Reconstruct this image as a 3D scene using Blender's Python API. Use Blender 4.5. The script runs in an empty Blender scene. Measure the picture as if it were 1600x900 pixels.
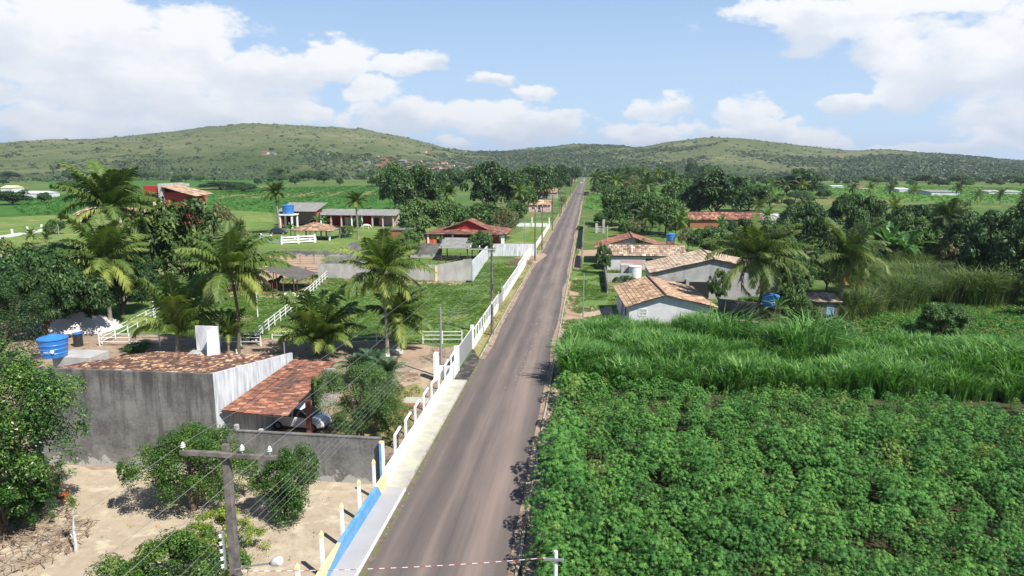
import bpy, math, random
import numpy as np
from mathutils import Vector, Matrix
R=math.radians
scene=bpy.context.scene
COL=scene.collection
# ------------------------------------------------------------------ camera, sky, sun
F=1066.667; CH=17.0
PITCH=math.atan(192/F); YAW=math.atan(120*math.cos(PITCH)/F)
cam=bpy.data.cameras.new('camera'); camo=bpy.data.objects.new('camera',cam); COL.objects.link(camo)
camo.location=(0,0,CH); camo.rotation_euler=(math.pi/2-PITCH,0,YAW)
cam.sensor_width=36; cam.lens=24.0; cam.clip_start=.1; cam.clip_end=20000
scene.camera=camo
SUN_EL=R(50); SUN_AZ=R(128)          # azimuth clockwise from +Y (the road): behind and to the right
sun=bpy.data.lights.new('sun','SUN'); suno=bpy.data.objects.new('sun',sun); COL.objects.link(suno)
sun.energy=5.0; sun.angle=R(.5); sun.color=(1,.965,.90)
sd=Vector((math.sin(SUN_AZ)*math.cos(SUN_EL),math.cos(SUN_AZ)*math.cos(SUN_EL),math.sin(SUN_EL)))
suno.rotation_euler=sd.to_track_quat('Z','Y').to_euler()
scene.view_settings.view_transform='Standard'; scene.view_settings.look='None'
scene.view_settings.exposure=0.62; scene.view_settings.gamma=1
scene.cycles.max_bounces=5; scene.cycles.diffuse_bounces=2; scene.cycles.glossy_bounces=2
scene.cycles.transmission_bounces=3; scene.cycles.volume_bounces=0; scene.cycles.transparent_max_bounces=4
scene.cycles.use_denoising=True; scene.cycles.sample_clamp_indirect=4

def ray(px,py):
    x=(px-800)/F; y=-(py-450)/F; a,p=YAW,PITCH
    return Vector((-math.sin(a)*math.cos(p)+x*math.cos(a)-y*math.sin(a)*math.sin(p),
                   math.cos(a)*math.cos(p)+x*math.sin(a)+y*math.cos(a)*math.sin(p), -math.sin(p)+y*math.cos(p)))
def G(px,py,z=0.0):
    d=ray(px,py); t=(z-CH)/d.z; return Vector((d.x*t,d.y*t,z))
def GY(px,py,Y):
    d=ray(px,py); t=Y/d.y; return Vector((d.x*t,Y,CH+d.z*t))
def GX(px,py,X):
    d=ray(px,py); t=X/d.x; return Vector((X,d.y*t,CH+d.z*t))
def top_z(b,px,py):
    d=ray(px,py); t=math.hypot(b.x,b.y)/math.hypot(d.x,d.y); return CH+d.z*t
def dist(b): return math.hypot(b.x,b.y)

def build_sky():
    w=bpy.data.worlds.new('World'); scene.world=w; w.use_nodes=True
    nt=w.node_tree; N=nt.nodes; L=nt.links; N.clear()
    out=N.new('ShaderNodeOutputWorld'); bg=N.new('ShaderNodeBackground'); bg.inputs[1].default_value=.062
    sky=N.new('ShaderNodeTexSky'); sky.sky_type='NISHITA'; sky.sun_disc=False
    sky.sun_elevation=SUN_EL; sky.sun_rotation=SUN_AZ; sky.altitude=200; sky.air_density=1.0; sky.dust_density=.0; sky.ozone_density=1.6
    def m(op,a,b=None,c=None,clamp=False):
        n=N.new('ShaderNodeMath'); n.operation=op; n.use_clamp=clamp
        for i,v in enumerate((a,b,c)):
            if v is None: continue
            if isinstance(v,(int,float)): n.inputs[i].default_value=v
            else: L.new(v,n.inputs[i])
        return n.outputs[0]
    def vm(op,a,b):
        n=N.new('ShaderNodeVectorMath'); n.operation=op
        for i,v in enumerate((a,b)):
            if isinstance(v,tuple): n.inputs[i].default_value=v
            else: L.new(v,n.inputs[i])
        return n
    tc=N.new('ShaderNodeTexCoord'); sp=N.new('ShaderNodeSeparateXYZ'); L.new(tc.outputs['Generated'],sp.inputs[0])
    az=m('ARCTAN2',sp.outputs[0],sp.outputs[1])
    hl=m('SQRT',m('ADD',m('MULTIPLY',sp.outputs[0],sp.outputs[0]),m('MULTIPLY',sp.outputs[1],sp.outputs[1])))
    el=m('DIVIDE',sp.outputs[2],m('MAXIMUM',hl,.05))
    cb=N.new('ShaderNodeCombineXYZ'); L.new(az,cb.inputs[0]); L.new(el,cb.inputs[1])
    P=cb.outputs[0]
    # puffy edges: the place on the sky is shifted by noise before the cloud masses are measured
    Ps=vm('MULTIPLY',P,(1,1.7,1)).outputs[0]
    n1=N.new('ShaderNodeTexNoise'); n1.inputs['Scale'].default_value=9; n1.inputs['Detail'].default_value=9; n1.inputs['Roughness'].default_value=.58
    L.new(Ps,n1.inputs['Vector'])
    off=vm('MULTIPLY',vm('SUBTRACT',n1.outputs['Color'],(.5,.5,.5)).outputs[0],(.125,.085,0)).outputs[0]
    Pw=vm('ADD',P,off).outputs[0]
    blobs=[(60,100,150,60),(0,30,150,60),(190,30,170,40),(200,100,130,55),(340,120,130,42),(300,70,80,26),(440,110,90,34),(520,92,70,34),(630,94,60,20),(120,165,120,26),(60,214,60,10),(222,200,36,13),(100,190,60,13),(270,172,120,30),(430,172,90,30),
           (600,140,50,28),(620,182,90,24),(770,188,130,24),(835,198,82,26),(80,205,150,20),(762,122,34,17),(828,148,40,14),(714,222,34,12),
           (1020,208,80,14),(1022,175,42,26),(1170,178,46,36),(1210,206,90,16),(1330,167,52,18),(1412,140,38,40),(1300,45,85,40),(1440,72,90,46),
           (1560,80,90,80),(1400,5,220,26),(1580,190,70,34),(1490,236,80,14),(1280,222,60,10),(1130,214,50,12),(1400,226,40,7),(1540,238,70,12)]
    wsum=None; ysum=None
    for (x,y,rx,ry) in blobs:
        d=ray(x,y); a0=math.atan2(d.x,d.y); e0=d.z/math.hypot(d.x,d.y)
        q=vm('MULTIPLY',vm('SUBTRACT',Pw,(a0,e0,0)).outputs[0],(F/rx,F/ry,0)).outputs[0]
        dn=N.new('ShaderNodeVectorMath'); dn.operation='DOT_PRODUCT'; L.new(q,dn.inputs[0]); L.new(q,dn.inputs[1])
        wgt=m('POWER',2.718,m('MULTIPLY',m('POWER',dn.outputs['Value'],1.7),-.8))
        wmax=wgt if wsum is None else m('MAXIMUM',wmax,wgt); wsum=wgt if wsum is None else m('ADD',wsum,wgt)
        s=N.new('ShaderNodeSeparateXYZ'); L.new(q,s.inputs[0])
        t=m('MULTIPLY',wgt,s.outputs[1]); ysum=t if ysum is None else m('ADD',ysum,t)
    # loose clouds over the rest of the sky dome
    n2=N.new('ShaderNodeTexNoise'); n2.inputs['Scale'].default_value=13; n2.inputs['Detail'].default_value=9; n2.inputs['Roughness'].default_value=.62
    L.new(Ps,n2.inputs['Vector'])
    dens=m('ADD',wmax,m('MULTIPLY',m('SUBTRACT',n2.outputs['Fac'],.5),2.3))
    mr=N.new('ShaderNodeMapRange'); mr.interpolation_type='SMOOTHSTEP'; L.new(dens,mr.inputs[0]); mr.inputs[1].default_value=.36; mr.inputs[2].default_value=.80
    shade=m('DIVIDE',ysum,m('MAXIMUM',wsum,.05))
    sh=m('ADD',m('MULTIPLY',shade,.75),m('ADD',.42,m('MULTIPLY',m('SUBTRACT',n1.outputs['Fac'],.5),1.6)))
    rp=N.new('ShaderNodeValToRGB'); L.new(sh,rp.inputs[0])
    rp.color_ramp.elements[0].position=.0; rp.color_ramp.elements[0].color=(7.9,8.5,9.5,1)
    rp.color_ramp.elements[1].position=.55; rp.color_ramp.elements[1].color=(11,11,11.1,1)
    # clear air: the clear-sky colour is lifted a little toward the pale blue of the day
    gain=N.new('ShaderNodeMix'); gain.data_type='RGBA'; gain.blend_type='MULTIPLY'; gain.inputs[0].default_value=1
    L.new(sky.outputs[0],gain.inputs[6]); gain.inputs[7].default_value=(1.15,1.08,1.12,1)
    air=N.new('ShaderNodeValToRGB'); L.new(el,air.inputs[0]); air.color_ramp.elements[0].position=0; air.color_ramp.elements[0].color=(6.9,9.2,11.6,1); air.color_ramp.elements[1].position=.42; air.color_ramp.elements[1].color=(2.3,4.7,9.3,1)
    am=N.new('ShaderNodeMix'); am.data_type='RGBA'; L.new(m('SUBTRACT',1.0,m('MULTIPLY',el,1.1),None,True),am.inputs[0]); L.new(gain.outputs[2],am.inputs[6]); L.new(air.outputs[0],am.inputs[7])
    mx=N.new('ShaderNodeMix'); mx.data_type='RGBA'; L.new(m('MULTIPLY',mr.outputs[0],.96),mx.inputs[0])
    L.new(am.outputs[2],mx.inputs[6]); L.new(rp.outputs[0],mx.inputs[7])
    L.new(mx.outputs[2],bg.inputs[0]); L.new(bg.outputs[0],out.inputs[0])
    w.cycles.sampling_method='MANUAL'; w.cycles.sample_map_resolution=256
build_sky()

# ------------------------------------------------------------------ helpers: materials
MATS={}
def new_mat(name):
    m=bpy.data.materials.new(name); m.use_nodes=True; nt=m.node_tree; nt.nodes.clear()
    out=nt.nodes.new('ShaderNodeOutputMaterial'); b=nt.nodes.new('ShaderNodeBsdfPrincipled'); nt.links.new(b.outputs[0],out.inputs[0])
    return m,nt,b,out
def ramp(nt,fac,stops):
    r=nt.nodes.new('ShaderNodeValToRGB'); nt.links.new(fac,r.inputs[0]); e=r.color_ramp.elements
    e[0].position=stops[0][0]; e[0].color=(*stops[0][1],1); e[-1].position=stops[-1][0]; e[-1].color=(*stops[-1][1],1)
    for p,c in stops[1:-1]: q=e.new(p); q.color=(*c,1)
    return r.outputs[0]
def noise(nt,scale,detail=5,rough=.55,stretch=None,obj=False):
    tc=nt.nodes.new('ShaderNodeTexCoord'); g=nt.nodes.new('ShaderNodeNewGeometry')
    src=tc.outputs['Object'] if obj else g.outputs['Position']
    if stretch:
        v=nt.nodes.new('ShaderNodeVectorMath'); v.operation='MULTIPLY'; nt.links.new(src,v.inputs[0]); v.inputs[1].default_value=stretch; src=v.outputs[0]
    n=nt.nodes.new('ShaderNodeTexNoise'); n.inputs['Scale'].default_value=scale; n.inputs['Detail'].default_value=detail; n.inputs['Roughness'].default_value=rough
    nt.links.new(src,n.inputs['Vector']); return n.outputs['Fac']
def mixc(nt,f,a,b,mode='MIX'):
    m=nt.nodes.new('ShaderNodeMix'); m.data_type='RGBA'; m.blend_type=mode
    for i,v in ((0,f),(6,a),(7,b)):
        if isinstance(v,(int,float)): m.inputs[i].default_value=v
        elif isinstance(v,tuple): m.inputs[i].default_value=(*v,1)
        else: nt.links.new(v,m.inputs[i])
    return m.outputs[2]
def math_(nt,op,a,b=0.0,clamp=False):
    m=nt.nodes.new('ShaderNodeMath'); m.operation=op; m.use_clamp=clamp
    for i,v in enumerate((a,b)):
        if isinstance(v,(int,float)): m.inputs[i].default_value=v
        else: nt.links.new(v,m.inputs[i])
    return m.outputs[0]
def bump(nt,b,h,strength=.3,d=.05):
    n=nt.nodes.new('ShaderNodeBump'); n.inputs['Strength'].default_value=strength; n.inputs['Distance'].default_value=d
    nt.links.new(h,n.inputs['Height']); nt.links.new(n.outputs[0],b.inputs['Normal'])
def mat(name,c1,c2=None,scale=2.0,rough=.85,contrast=.25,bmp=.0,bscale=None,stretch=None,c3=None,s3=.3,spec=.3,metal=0,obj=False):
    """two tones mixed by noise, a third tone in larger patches"""
    m,nt,b,out=new_mat(name)
    b.inputs['Roughness'].default_value=rough; b.inputs['Specular IOR Level'].default_value=spec; b.inputs['Metallic'].default_value=metal
    c2=c2 or tuple(x*.75 for x in c1)
    f=noise(nt,scale,6,.6,stretch,obj)
    col=ramp(nt,f,[(.5-contrast,c2),(.5+contrast,c1)])
    if c3:
        f3=noise(nt,s3,5,.6,None,obj); k=ramp(nt,f3,[(.46,(0,0,0)),(.6,(1,1,1))])
        col=mixc(nt,k,col,c3)
    nt.links.new(col,b.inputs['Base Color'])
    if bmp: bump(nt,b,noise(nt,bscale or scale*4,6,.65,stretch,obj),bmp)
    MATS[name]=m; return m
def leaf_mat(name,dark,mid,light,rough=.45,trans=.25,spec=.4,extra=None):
    spec*=.55
    m,nt,b,out=new_mat(name)
    at=nt.nodes.new('ShaderNodeAttribute'); at.attribute_name='v'
    oi=nt.nodes.new('ShaderNodeObjectInfo')
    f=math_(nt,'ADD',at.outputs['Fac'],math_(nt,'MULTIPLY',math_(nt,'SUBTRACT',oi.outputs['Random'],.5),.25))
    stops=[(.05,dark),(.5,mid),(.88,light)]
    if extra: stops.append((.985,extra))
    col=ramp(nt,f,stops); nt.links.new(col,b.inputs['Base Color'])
    b.inputs['Roughness'].default_value=rough; b.inputs['Specular IOR Level'].default_value=spec
    tr=nt.nodes.new('ShaderNodeBsdfTranslucent'); nt.links.new(mixc(nt,1.0,col,(1.0,1.25,.45),'MULTIPLY'),tr.inputs[0])
    mx=nt.nodes.new('ShaderNodeMixShader'); mx.inputs[0].default_value=trans
    nt.links.new(b.outputs[0],mx.inputs[1]); nt.links.new(tr.outputs[0],mx.inputs[2]); nt.links.new(mx.outputs[0],out.inputs[0])
    MATS[name]=m; return m
def tile_mat(name,stops):
    m,nt,b,out=new_mat(name); at=nt.nodes.new('ShaderNodeAttribute'); at.attribute_name='v'
    f=noise(nt,1.1,4,.6); f2=math_(nt,'ADD',at.outputs['Fac'],math_(nt,'MULTIPLY',math_(nt,'SUBTRACT',f,.5),.9))
    col=ramp(nt,f2,stops); nt.links.new(col,b.inputs['Base Color']); b.inputs['Roughness'].default_value=.9; MATS[name]=m; return m

# ------------------------------------------------------------------ helpers: objects
def tag(o,label=None,cat=None,group=None,kind=None):
    if label: o['label']=label
    if cat: o['category']=cat
    if group: o['group']=group
    if kind: o['kind']=kind
    return o
def empty(name,loc,label=None,cat=None,group=None,rz=0):
    o=bpy.data.objects.new(name,None); COL.objects.link(o); o.location=loc; o.rotation_euler=(0,0,rz); o.empty_display_size=.3
    tag(o,label,cat,group); return o
def origin(o):
    v=Vector((0,0,0)); 
    while o: v=v+Vector(o.location); o=o.parent
    return v
def link(name,me,parent=None,loc=None):
    o=bpy.data.objects.new(name,me); COL.objects.link(o)
    if parent: o.parent=parent
    if loc is not None: o.location=loc
    return o
class MB:
    """collects boxes, beams, tubes; builds ONE mesh object"""
    def __init__(s): s.v=[]; s.f=[]
    def add(s,vs,fs):
        n=len(s.v); s.v+= [tuple(v) for v in vs]; s.f+=[tuple(i+n for i in f) for f in fs]; return s
    def box(s,c,size,rz=0,bev=0):
        x,y,z=[q/2 for q in size]; cr,sr=math.cos(rz),math.sin(rz); vs=[]
        for dz in (-z,z):
            for dx,dy in ((-x,-y),(x,-y),(x,y),(-x,y)): vs.append((c[0]+dx*cr-dy*sr,c[1]+dx*sr+dy*cr,c[2]+dz))
        return s.add(vs,[(3,2,1,0),(4,5,6,7),(0,1,5,4),(1,2,6,5),(2,3,7,6),(3,0,4,7)])
    def box2(s,a,b): return s.box([(a[i]+b[i])/2 for i in range(3)],[abs(b[i]-a[i]) for i in range(3)])
    def beam(s,p,q,w,h):
        p=Vector(p); q=Vector(q); d=(q-p).normalized(); u=Vector((0,0,1)) if abs(d.z)<.95 else Vector((0,1,0))
        r=d.cross(u).normalized(); u=r.cross(d); vs=[]
        for c in (p,q):
            for a,b in ((-1,-1),(1,-1),(1,1),(-1,1)): vs.append(c+r*(a*w/2)+u*(b*h/2))
        return s.add(vs,[(0,1,2,3),(7,6,5,4),(0,4,5,1),(1,5,6,2),(2,6,7,3),(3,7,4,0)])
    def tube(s,pts,r,n=8,cap=True):
        pts=[Vector(p) for p in pts]; rs=r if isinstance(r,(list,tuple)) else [r]*len(pts); b=len(s.v); prev=None
        for i,p in enumerate(pts):
            d=(pts[min(i+1,len(pts)-1)]-pts[max(i-1,0)]).normalized()
            u=Vector((0,0,1)) if abs(d.z)<.9 else Vector((0,1,0))
            if prev is not None and prev.cross(d).length>.05: u=prev
            rt=d.cross(u).normalized(); u=rt.cross(d); prev=u
            for k in range(n):
                a=2*math.pi*k/n; s.v.append(tuple(p+(rt*math.cos(a)+u*math.sin(a))*rs[i]))
        for i in range(len(pts)-1):
            for k in range(n): s.f.append((b+i*n+k,b+i*n+(k+1)%n,b+(i+1)*n+(k+1)%n,b+(i+1)*n+k))
        if cap: s.f.append(tuple(b+k for k in range(n))[::-1]); s.f.append(tuple(b+(len(pts)-1)*n+k for k in range(n)))
        return s
    def lathe(s,c,prof,n=24):
        b=len(s.v)
        for r,z in prof:
            for k in range(n): a=2*math.pi*k/n; s.v.append((c[0]+r*math.cos(a),c[1]+r*math.sin(a),c[2]+z))
        for i in range(len(prof)-1):
            for k in range(n): s.f.append((b+i*n+k,b+i*n+(k+1)%n,b+(i+1)*n+(k+1)%n,b+(i+1)*n+k))
        s.f.append(tuple(b+k for k in range(n))[::-1]); s.f.append(tuple(b+(len(prof)-1)*n+k for k in range(n))); return s
    def prism(s,poly,off):
        """closed polygon (3D points) swept by the vector off"""
        n=len(poly); off=Vector(off); vs=[Vector(p) for p in poly]+[Vector(p)+off for p in poly]
        return s.add(vs,[tuple(range(n))[::-1],tuple(range(n,2*n))]+[(i,(i+1)%n,n+(i+1)%n,n+i) for i in range(n)])
    def mesh(s,name,m,org=(0,0,0),smooth=False):
        me=bpy.data.meshes.new(name); o=Vector(org)
        me.from_pydata([(v[0]-o.x,v[1]-o.y,v[2]-o.z) for v in s.v],[],s.f)
        import bmesh
        bm=bmesh.new(); bm.from_mesh(me); bmesh.ops.recalc_face_normals(bm,faces=bm.faces[:]); bm.to_mesh(me); bm.free()
        if m: me.materials.append(m)
        if smooth:
            me.polygons.foreach_set('use_smooth',[True]*len(me.polygons)); me.set_sharp_from_angle(angle=R(40))
        return me
    def build(s,name,m,parent=None,smooth=False,bevel=0,org=None):
        if parent: o=link(name,s.mesh(name,m,origin(parent),smooth),parent)
        else:
            if org is None:
                xs=[v[0] for v in s.v]; ys=[v[1] for v in s.v]; org=((min(xs)+max(xs))/2,(min(ys)+max(ys))/2,min(v[2] for v in s.v))
            o=link(name,s.mesh(name,m,org,smooth),None,org)
        if bevel: bv=o.modifiers.new('bevel','BEVEL'); bv.width=bevel; bv.segments=2; bv.limit_method='ANGLE'
        return o
def copy_tree(o,parent=None):
    c=o.copy(); COL.objects.link(c)
    if parent is not None: c.parent=parent; c.matrix_parent_inverse=o.matrix_parent_inverse
    for ch in [x for x in KIDS.get(o,())] or list(o.children): copy_tree(ch,c)
    return c
KIDS={}
def np_mesh(name,V,Fq,m,val=None,smooth=False):
    """V (n,3), Fq (m,4) quads -> mesh with a per-face value v"""
    me=bpy.data.meshes.new(name); V=np.ascontiguousarray(V,dtype=np.float32); Fq=np.ascontiguousarray(Fq,dtype=np.int32); k=Fq.shape[1]
    me.vertices.add(len(V)); me.vertices.foreach_set('co',V.ravel())
    me.loops.add(Fq.size); me.loops.foreach_set('vertex_index',Fq.ravel())
    me.polygons.add(len(Fq)); me.polygons.foreach_set('loop_start',np.arange(0,Fq.size,k,dtype=np.int32))
    try: me.polygons.foreach_set('loop_total',np.full(len(Fq),k,dtype=np.int32))
    except Exception: pass
    me.update(calc_edges=True)
    if val is not None:
        a=me.attributes.new('v','FLOAT','FACE'); a.data.foreach_set('value',np.ascontiguousarray(val,dtype=np.float32))
    me.polygons.foreach_set('use_smooth',[bool(smooth)]*len(me.polygons))
    if m: me.materials.append(m)
    return me
def unit(a): return a/np.maximum(np.linalg.norm(a,axis=-1,keepdims=True),1e-6)
def sph(rng,n): return unit(rng.normal(size=(n,3)))
def leaf_quads(P,D,Nn,ln,wd):
    """a folded diamond leaf per point: P base, D direction, Nn normal hint"""
    S=unit(np.cross(D,Nn)); ln=ln[:,None]; wd=wd[:,None]
    mid=P+D*ln*.45
    V=np.stack([P,mid+S*wd*.5,P+D*ln,mid-S*wd*.5],1).reshape(-1,3)
    Fq=np.arange(len(V)).reshape(-1,4); return V,Fq
SCATTER_N=[0]
def scatter(name,protos,P,rz,sc,idx,label,cat,tilt=0,seed=0,group=None):
    """uncountable ground cover: points that carry instances of a few leaf clumps"""
    c=bpy.data.collections.new('leaf clumps %d'%SCATTER_N[0]); SCATTER_N[0]+=1
    for i,p in enumerate(protos):
        o=bpy.data.objects.new('clump_%02d'%i,p); c.objects.link(o)
    n=len(P); me=bpy.data.meshes.new(name); me.vertices.add(n); me.vertices.foreach_set('co',np.ascontiguousarray(P,dtype=np.float32).ravel())
    rng=np.random.default_rng(seed); rot=np.zeros((n,3),np.float32); rot[:,2]=rz
    if tilt: rot[:,0]=rng.normal(size=n)*tilt; rot[:,1]=rng.normal(size=n)*tilt
    a=me.attributes.new('rot','FLOAT_VECTOR','POINT'); a.data.foreach_set('vector',rot.ravel())
    a=me.attributes.new('scl','FLOAT','POINT'); a.data.foreach_set('value',np.ascontiguousarray(sc,dtype=np.float32))
    a=me.attributes.new('idx','INT','POINT'); a.data.foreach_set('value',np.ascontiguousarray(idx,dtype=np.int32))
    o=link(name,me); tag(o,label,cat,group,'stuff')
    ng=bpy.data.node_groups.new(name,'GeometryNodeTree')
    ng.interface.new_socket('Geometry',in_out='INPUT',socket_type='NodeSocketGeometry'); ng.interface.new_socket('Geometry',in_out='OUTPUT',socket_type='NodeSocketGeometry')
    N=ng.nodes; L=ng.links; gi=N.new('NodeGroupInput'); go=N.new('NodeGroupOutput'); ci=N.new('GeometryNodeCollectionInfo'); ip=N.new('GeometryNodeInstanceOnPoints')
    ci.inputs['Collection'].default_value=c; ci.inputs['Separate Children'].default_value=True; ci.inputs['Reset Children'].default_value=True
    def na(nm,t):
        q=N.new('GeometryNodeInputNamedAttribute'); q.data_type=t; q.inputs['Name'].default_value=nm
        return [s for s in q.outputs if s.enabled and s.name=='Attribute'][0]
    e=N.new('FunctionNodeEulerToRotation'); L.new(na('rot','FLOAT_VECTOR'),e.inputs[0])
    L.new(gi.outputs[0],ip.inputs['Points']); L.new(ci.outputs[0],ip.inputs['Instance']); ip.inputs['Pick Instance'].default_value=True
    L.new(na('idx','INT'),ip.inputs['Instance Index']); L.new(e.outputs[0],ip.inputs['Rotation']); L.new(na('scl','FLOAT'),ip.inputs['Scale'])
    L.new(ip.outputs[0],go.inputs[0]); md=o.modifiers.new('scatter','NODES'); md.node_group=ng
    return o
def in_poly(P,poly):
    x=P[:,0]; y=P[:,1]; ins=np.zeros(len(P),bool); n=len(poly)
    for i in range(n):
        x1,y1=poly[i][:2]; x2,y2=poly[(i+1)%n][:2]
        c=((y1>y)!=(y2>y))&(x<(x2-x1)*(y-y1)/((y2-y1) if y2!=y1 else 1e-9)+x1); ins^=c
    return ins
def points_in(poly,spacing,seed,jit=.5):
    xs=[p[0] for p in poly]; ys=[p[1] for p in poly]; rng=np.random.default_rng(seed)
    gx,gy=np.meshgrid(np.arange(min(xs),max(xs),spacing),np.arange(min(ys),max(ys),spacing))
    P=np.stack([gx.ravel(),gy.ravel(),np.zeros(gx.size)],1); P[:,:2]+=rng.uniform(-jit,jit,(len(P),2))*spacing
    return P[in_poly(P,poly)]
def vnoise(x,y,s=0):
    """cheap smooth value noise for layout"""
    return (np.sin(x*1.7+y*.9+s)+np.sin(x*-.8+y*1.9+s*2.3)+np.sin(x*2.9-y*2.3+s*1.1)*.6+np.sin(x*.37+y*.51+s*.7)*1.2)/3.8

# ------------------------------------------------------------------ materials
def wall_stains(name,base,dark,pale,k=.85):
    m,nt,b,out=new_mat(name); b.inputs['Roughness'].default_value=.9; b.inputs['Specular IOR Level'].default_value=.2
    f=noise(nt,.7,7,.65); drip=noise(nt,2.2,6,.65,(1,1,.10)); fine=noise(nt,6,6,.7)
    g=nt.nodes.new('ShaderNodeNewGeometry'); s=nt.nodes.new('ShaderNodeSeparateXYZ'); nt.links.new(g.outputs['Position'],s.inputs[0]); z=s.outputs[2]
    col=ramp(nt,math_(nt,'ADD',math_(nt,'MULTIPLY',f,.65),math_(nt,'MULTIPLY',fine,.35)),[(.38,dark),(.60,base)])
    dk=math_(nt,'ADD',math_(nt,'MULTIPLY',z,.085),math_(nt,'MULTIPLY',math_(nt,'SUBTRACT',drip,.5),2.0))
    col=mixc(nt,ramp(nt,dk,[(.25,(0,0,0)),(.65,(k,k,k))]),col,tuple(x*.62 for x in dark))
    pw=math_(nt,'ADD',math_(nt,'MULTIPLY',z,-.85),math_(nt,'ADD',.78,math_(nt,'MULTIPLY',math_(nt,'SUBTRACT',noise(nt,1.6,7,.7),.5),2.6)))
    col=mixc(nt,ramp(nt,pw,[(.46,(0,0,0)),(.56,(.8,.8,.8))]),col,pale)
    jt=nt.nodes.new('ShaderNodeTexBrick'); v=nt.nodes.new('ShaderNodeCombineXYZ'); nt.links.new(math_(nt,'ADD',s.outputs[0],s.outputs[1]),v.inputs[0]); nt.links.new(z,v.inputs[1]); nt.links.new(v.outputs[0],jt.inputs['Vector'])
    jt.inputs['Scale'].default_value=1; jt.inputs['Brick Width'].default_value=2.6; jt.inputs['Row Height'].default_value=1.35; jt.inputs['Mortar Size'].default_value=.012
    jt.inputs['Color1'].default_value=(1,1,1,1); jt.inputs['Color2'].default_value=(.86,.86,.86,1); jt.inputs['Mortar'].default_value=(.72,.72,.72,1)
    col=mixc(nt,.8,col,jt.outputs['Color'],'MULTIPLY')
    nt.links.new(col,b.inputs['Base Color']); bump(nt,b,fine,.3,.03); M_=MATS; M_[name]=m
wall_stains('concrete_wall',(.25,.24,.225),(.11,.105,.10),(.46,.45,.42))
wall_stains('grey_plaster',(.47,.455,.445),(.33,.315,.30),(.42,.39,.34),.5)
wall_stains('lilac_plaster',(.66,.645,.65),(.55,.54,.54),(.50,.46,.42),.28)
mat('concrete_light',(.52,.50,.46),(.30,.29,.27),scale=.8,contrast=.2,stretch=(1,1,.5),bmp=.1)
mat('white_paint',(.82,.82,.80),(.70,.70,.68),scale=1.2,contrast=.2,rough=.6)
mat('white_stained',(.74,.75,.77),(.40,.41,.42),scale=1.4,contrast=.16,stretch=(2.5,2.5,.4))
mat('blue_paint',(.12,.34,.62),(.09,.28,.54),scale=3,contrast=.2,rough=.7,c3=(.17,.36,.58),s3=1.3)
mat('cream_paint',(.82,.68,.36),(.74,.60,.30),scale=2,rough=.6)
mat('red_wall',(.40,.045,.04),(.30,.035,.03),scale=1.0)
mat('pink_wall',(.62,.42,.40),(.50,.34,.32),scale=1.0)
mat('brick',(.36,.15,.085),(.28,.11,.06),scale=3)
mat('dark_wood',(.10,.07,.05),(.05,.035,.025),scale=3)
mat('old_wood',(.24,.20,.17),(.10,.085,.07),scale=4,stretch=(1,1,.3))
mat('pole_concrete',(.20,.17,.155),(.09,.078,.072),scale=3,contrast=.15,bmp=.2)
mat('porcelain',(.85,.85,.83),rough=.25,spec=.5)
mat('galvanised',(.42,.43,.44),(.32,.33,.34),scale=4,rough=.45,metal=.5)
mat('wire',(.26,.26,.25),rough=.5)
mat('dark_wire',(.09,.09,.09),rough=.5)
mat('asbestos',(.30,.29,.27),(.17,.165,.155),scale=1.0,contrast=.2)
mat('shelter_sheet',(.13,.12,.11),(.07,.065,.06),scale=1.0)
mat('glass_dark',(.02,.025,.03),rough=.08,spec=.8)
mat('window_dark',(.03,.03,.032),rough=.5)
mat('car_white',(.78,.79,.80),rough=.25,spec=.6,contrast=.45)
mat('car_dark',(.03,.032,.04),rough=.25,spec=.6)
mat('rubber',(.02,.02,.02),rough=.8)
mat('tank_blue',(.045,.22,.58),(.035,.17,.48),scale=2,rough=.35,spec=.5)
mat('tank_dark',(.015,.03,.06),rough=.35)
mat('rust_red',(.30,.11,.08),(.18,.08,.06),scale=5)
mat('cloth_coral',(.62,.14,.09),scale=3); mat('cloth_blue',(.25,.42,.52),scale=3); mat('cloth_grey',(.32,.34,.37),scale=3)
mat('orange_sack',(.7,.28,.12),scale=5); mat('tarp_blue',(.05,.28,.62),(.12,.4,.7),scale=6,rough=.4)
mat('hide_white',(.72,.68,.62),(.55,.50,.44),scale=2,obj=True); mat('hide_brown',(.16,.08,.045),(.10,.05,.03),scale=2,obj=True); mat('hide_black',(.03,.028,.026),scale=2,obj=True)
mat('feather_red',(.42,.11,.03),(.28,.06,.02),scale=9,obj=True); mat('feather_dark',(.05,.07,.08),scale=9,obj=True); mat('comb_red',(.6,.03,.03)); mat('beak',(.5,.35,.08))
mat('bark',(.15,.115,.085),(.07,.052,.04),scale=5,stretch=(1,1,.35),bmp=.4)
mat('palm_bark',(.30,.265,.22),(.15,.13,.105),scale=3,stretch=(.4,.4,5),contrast=.16,bmp=.4)
mat('palm_bark_dark',(.16,.135,.105),(.075,.06,.045),scale=3,stretch=(.4,.4,5),contrast=.16,bmp=.4)
mat('twig',(.30,.22,.16),(.20,.14,.10),scale=3)
mat('coconut',(.16,.19,.05),(.20,.10,.03),scale=3,rough=.5)
mat('lamp_glass',(.8,.8,.78),rough=.2,spec=.5)
mat('stone_white',(.62,.62,.60),(.4,.4,.39),scale=4)
leaf_mat('leaf_mango',(.013,.033,.010),(.036,.080,.021),(.088,.155,.042),trans=.1)
leaf_mat('leaf_ficus',(.020,.055,.012),(.045,.115,.022),(.16,.26,.05),trans=.13,rough=.35,spec=.5)
leaf_mat('leaf_citrus',(.020,.055,.010),(.045,.11,.018),(.15,.23,.035),trans=.14,rough=.4)
leaf_mat('leaf_yellow',(.055,.11,.015),(.15,.24,.03),(.36,.40,.06),trans=.3)
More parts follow.
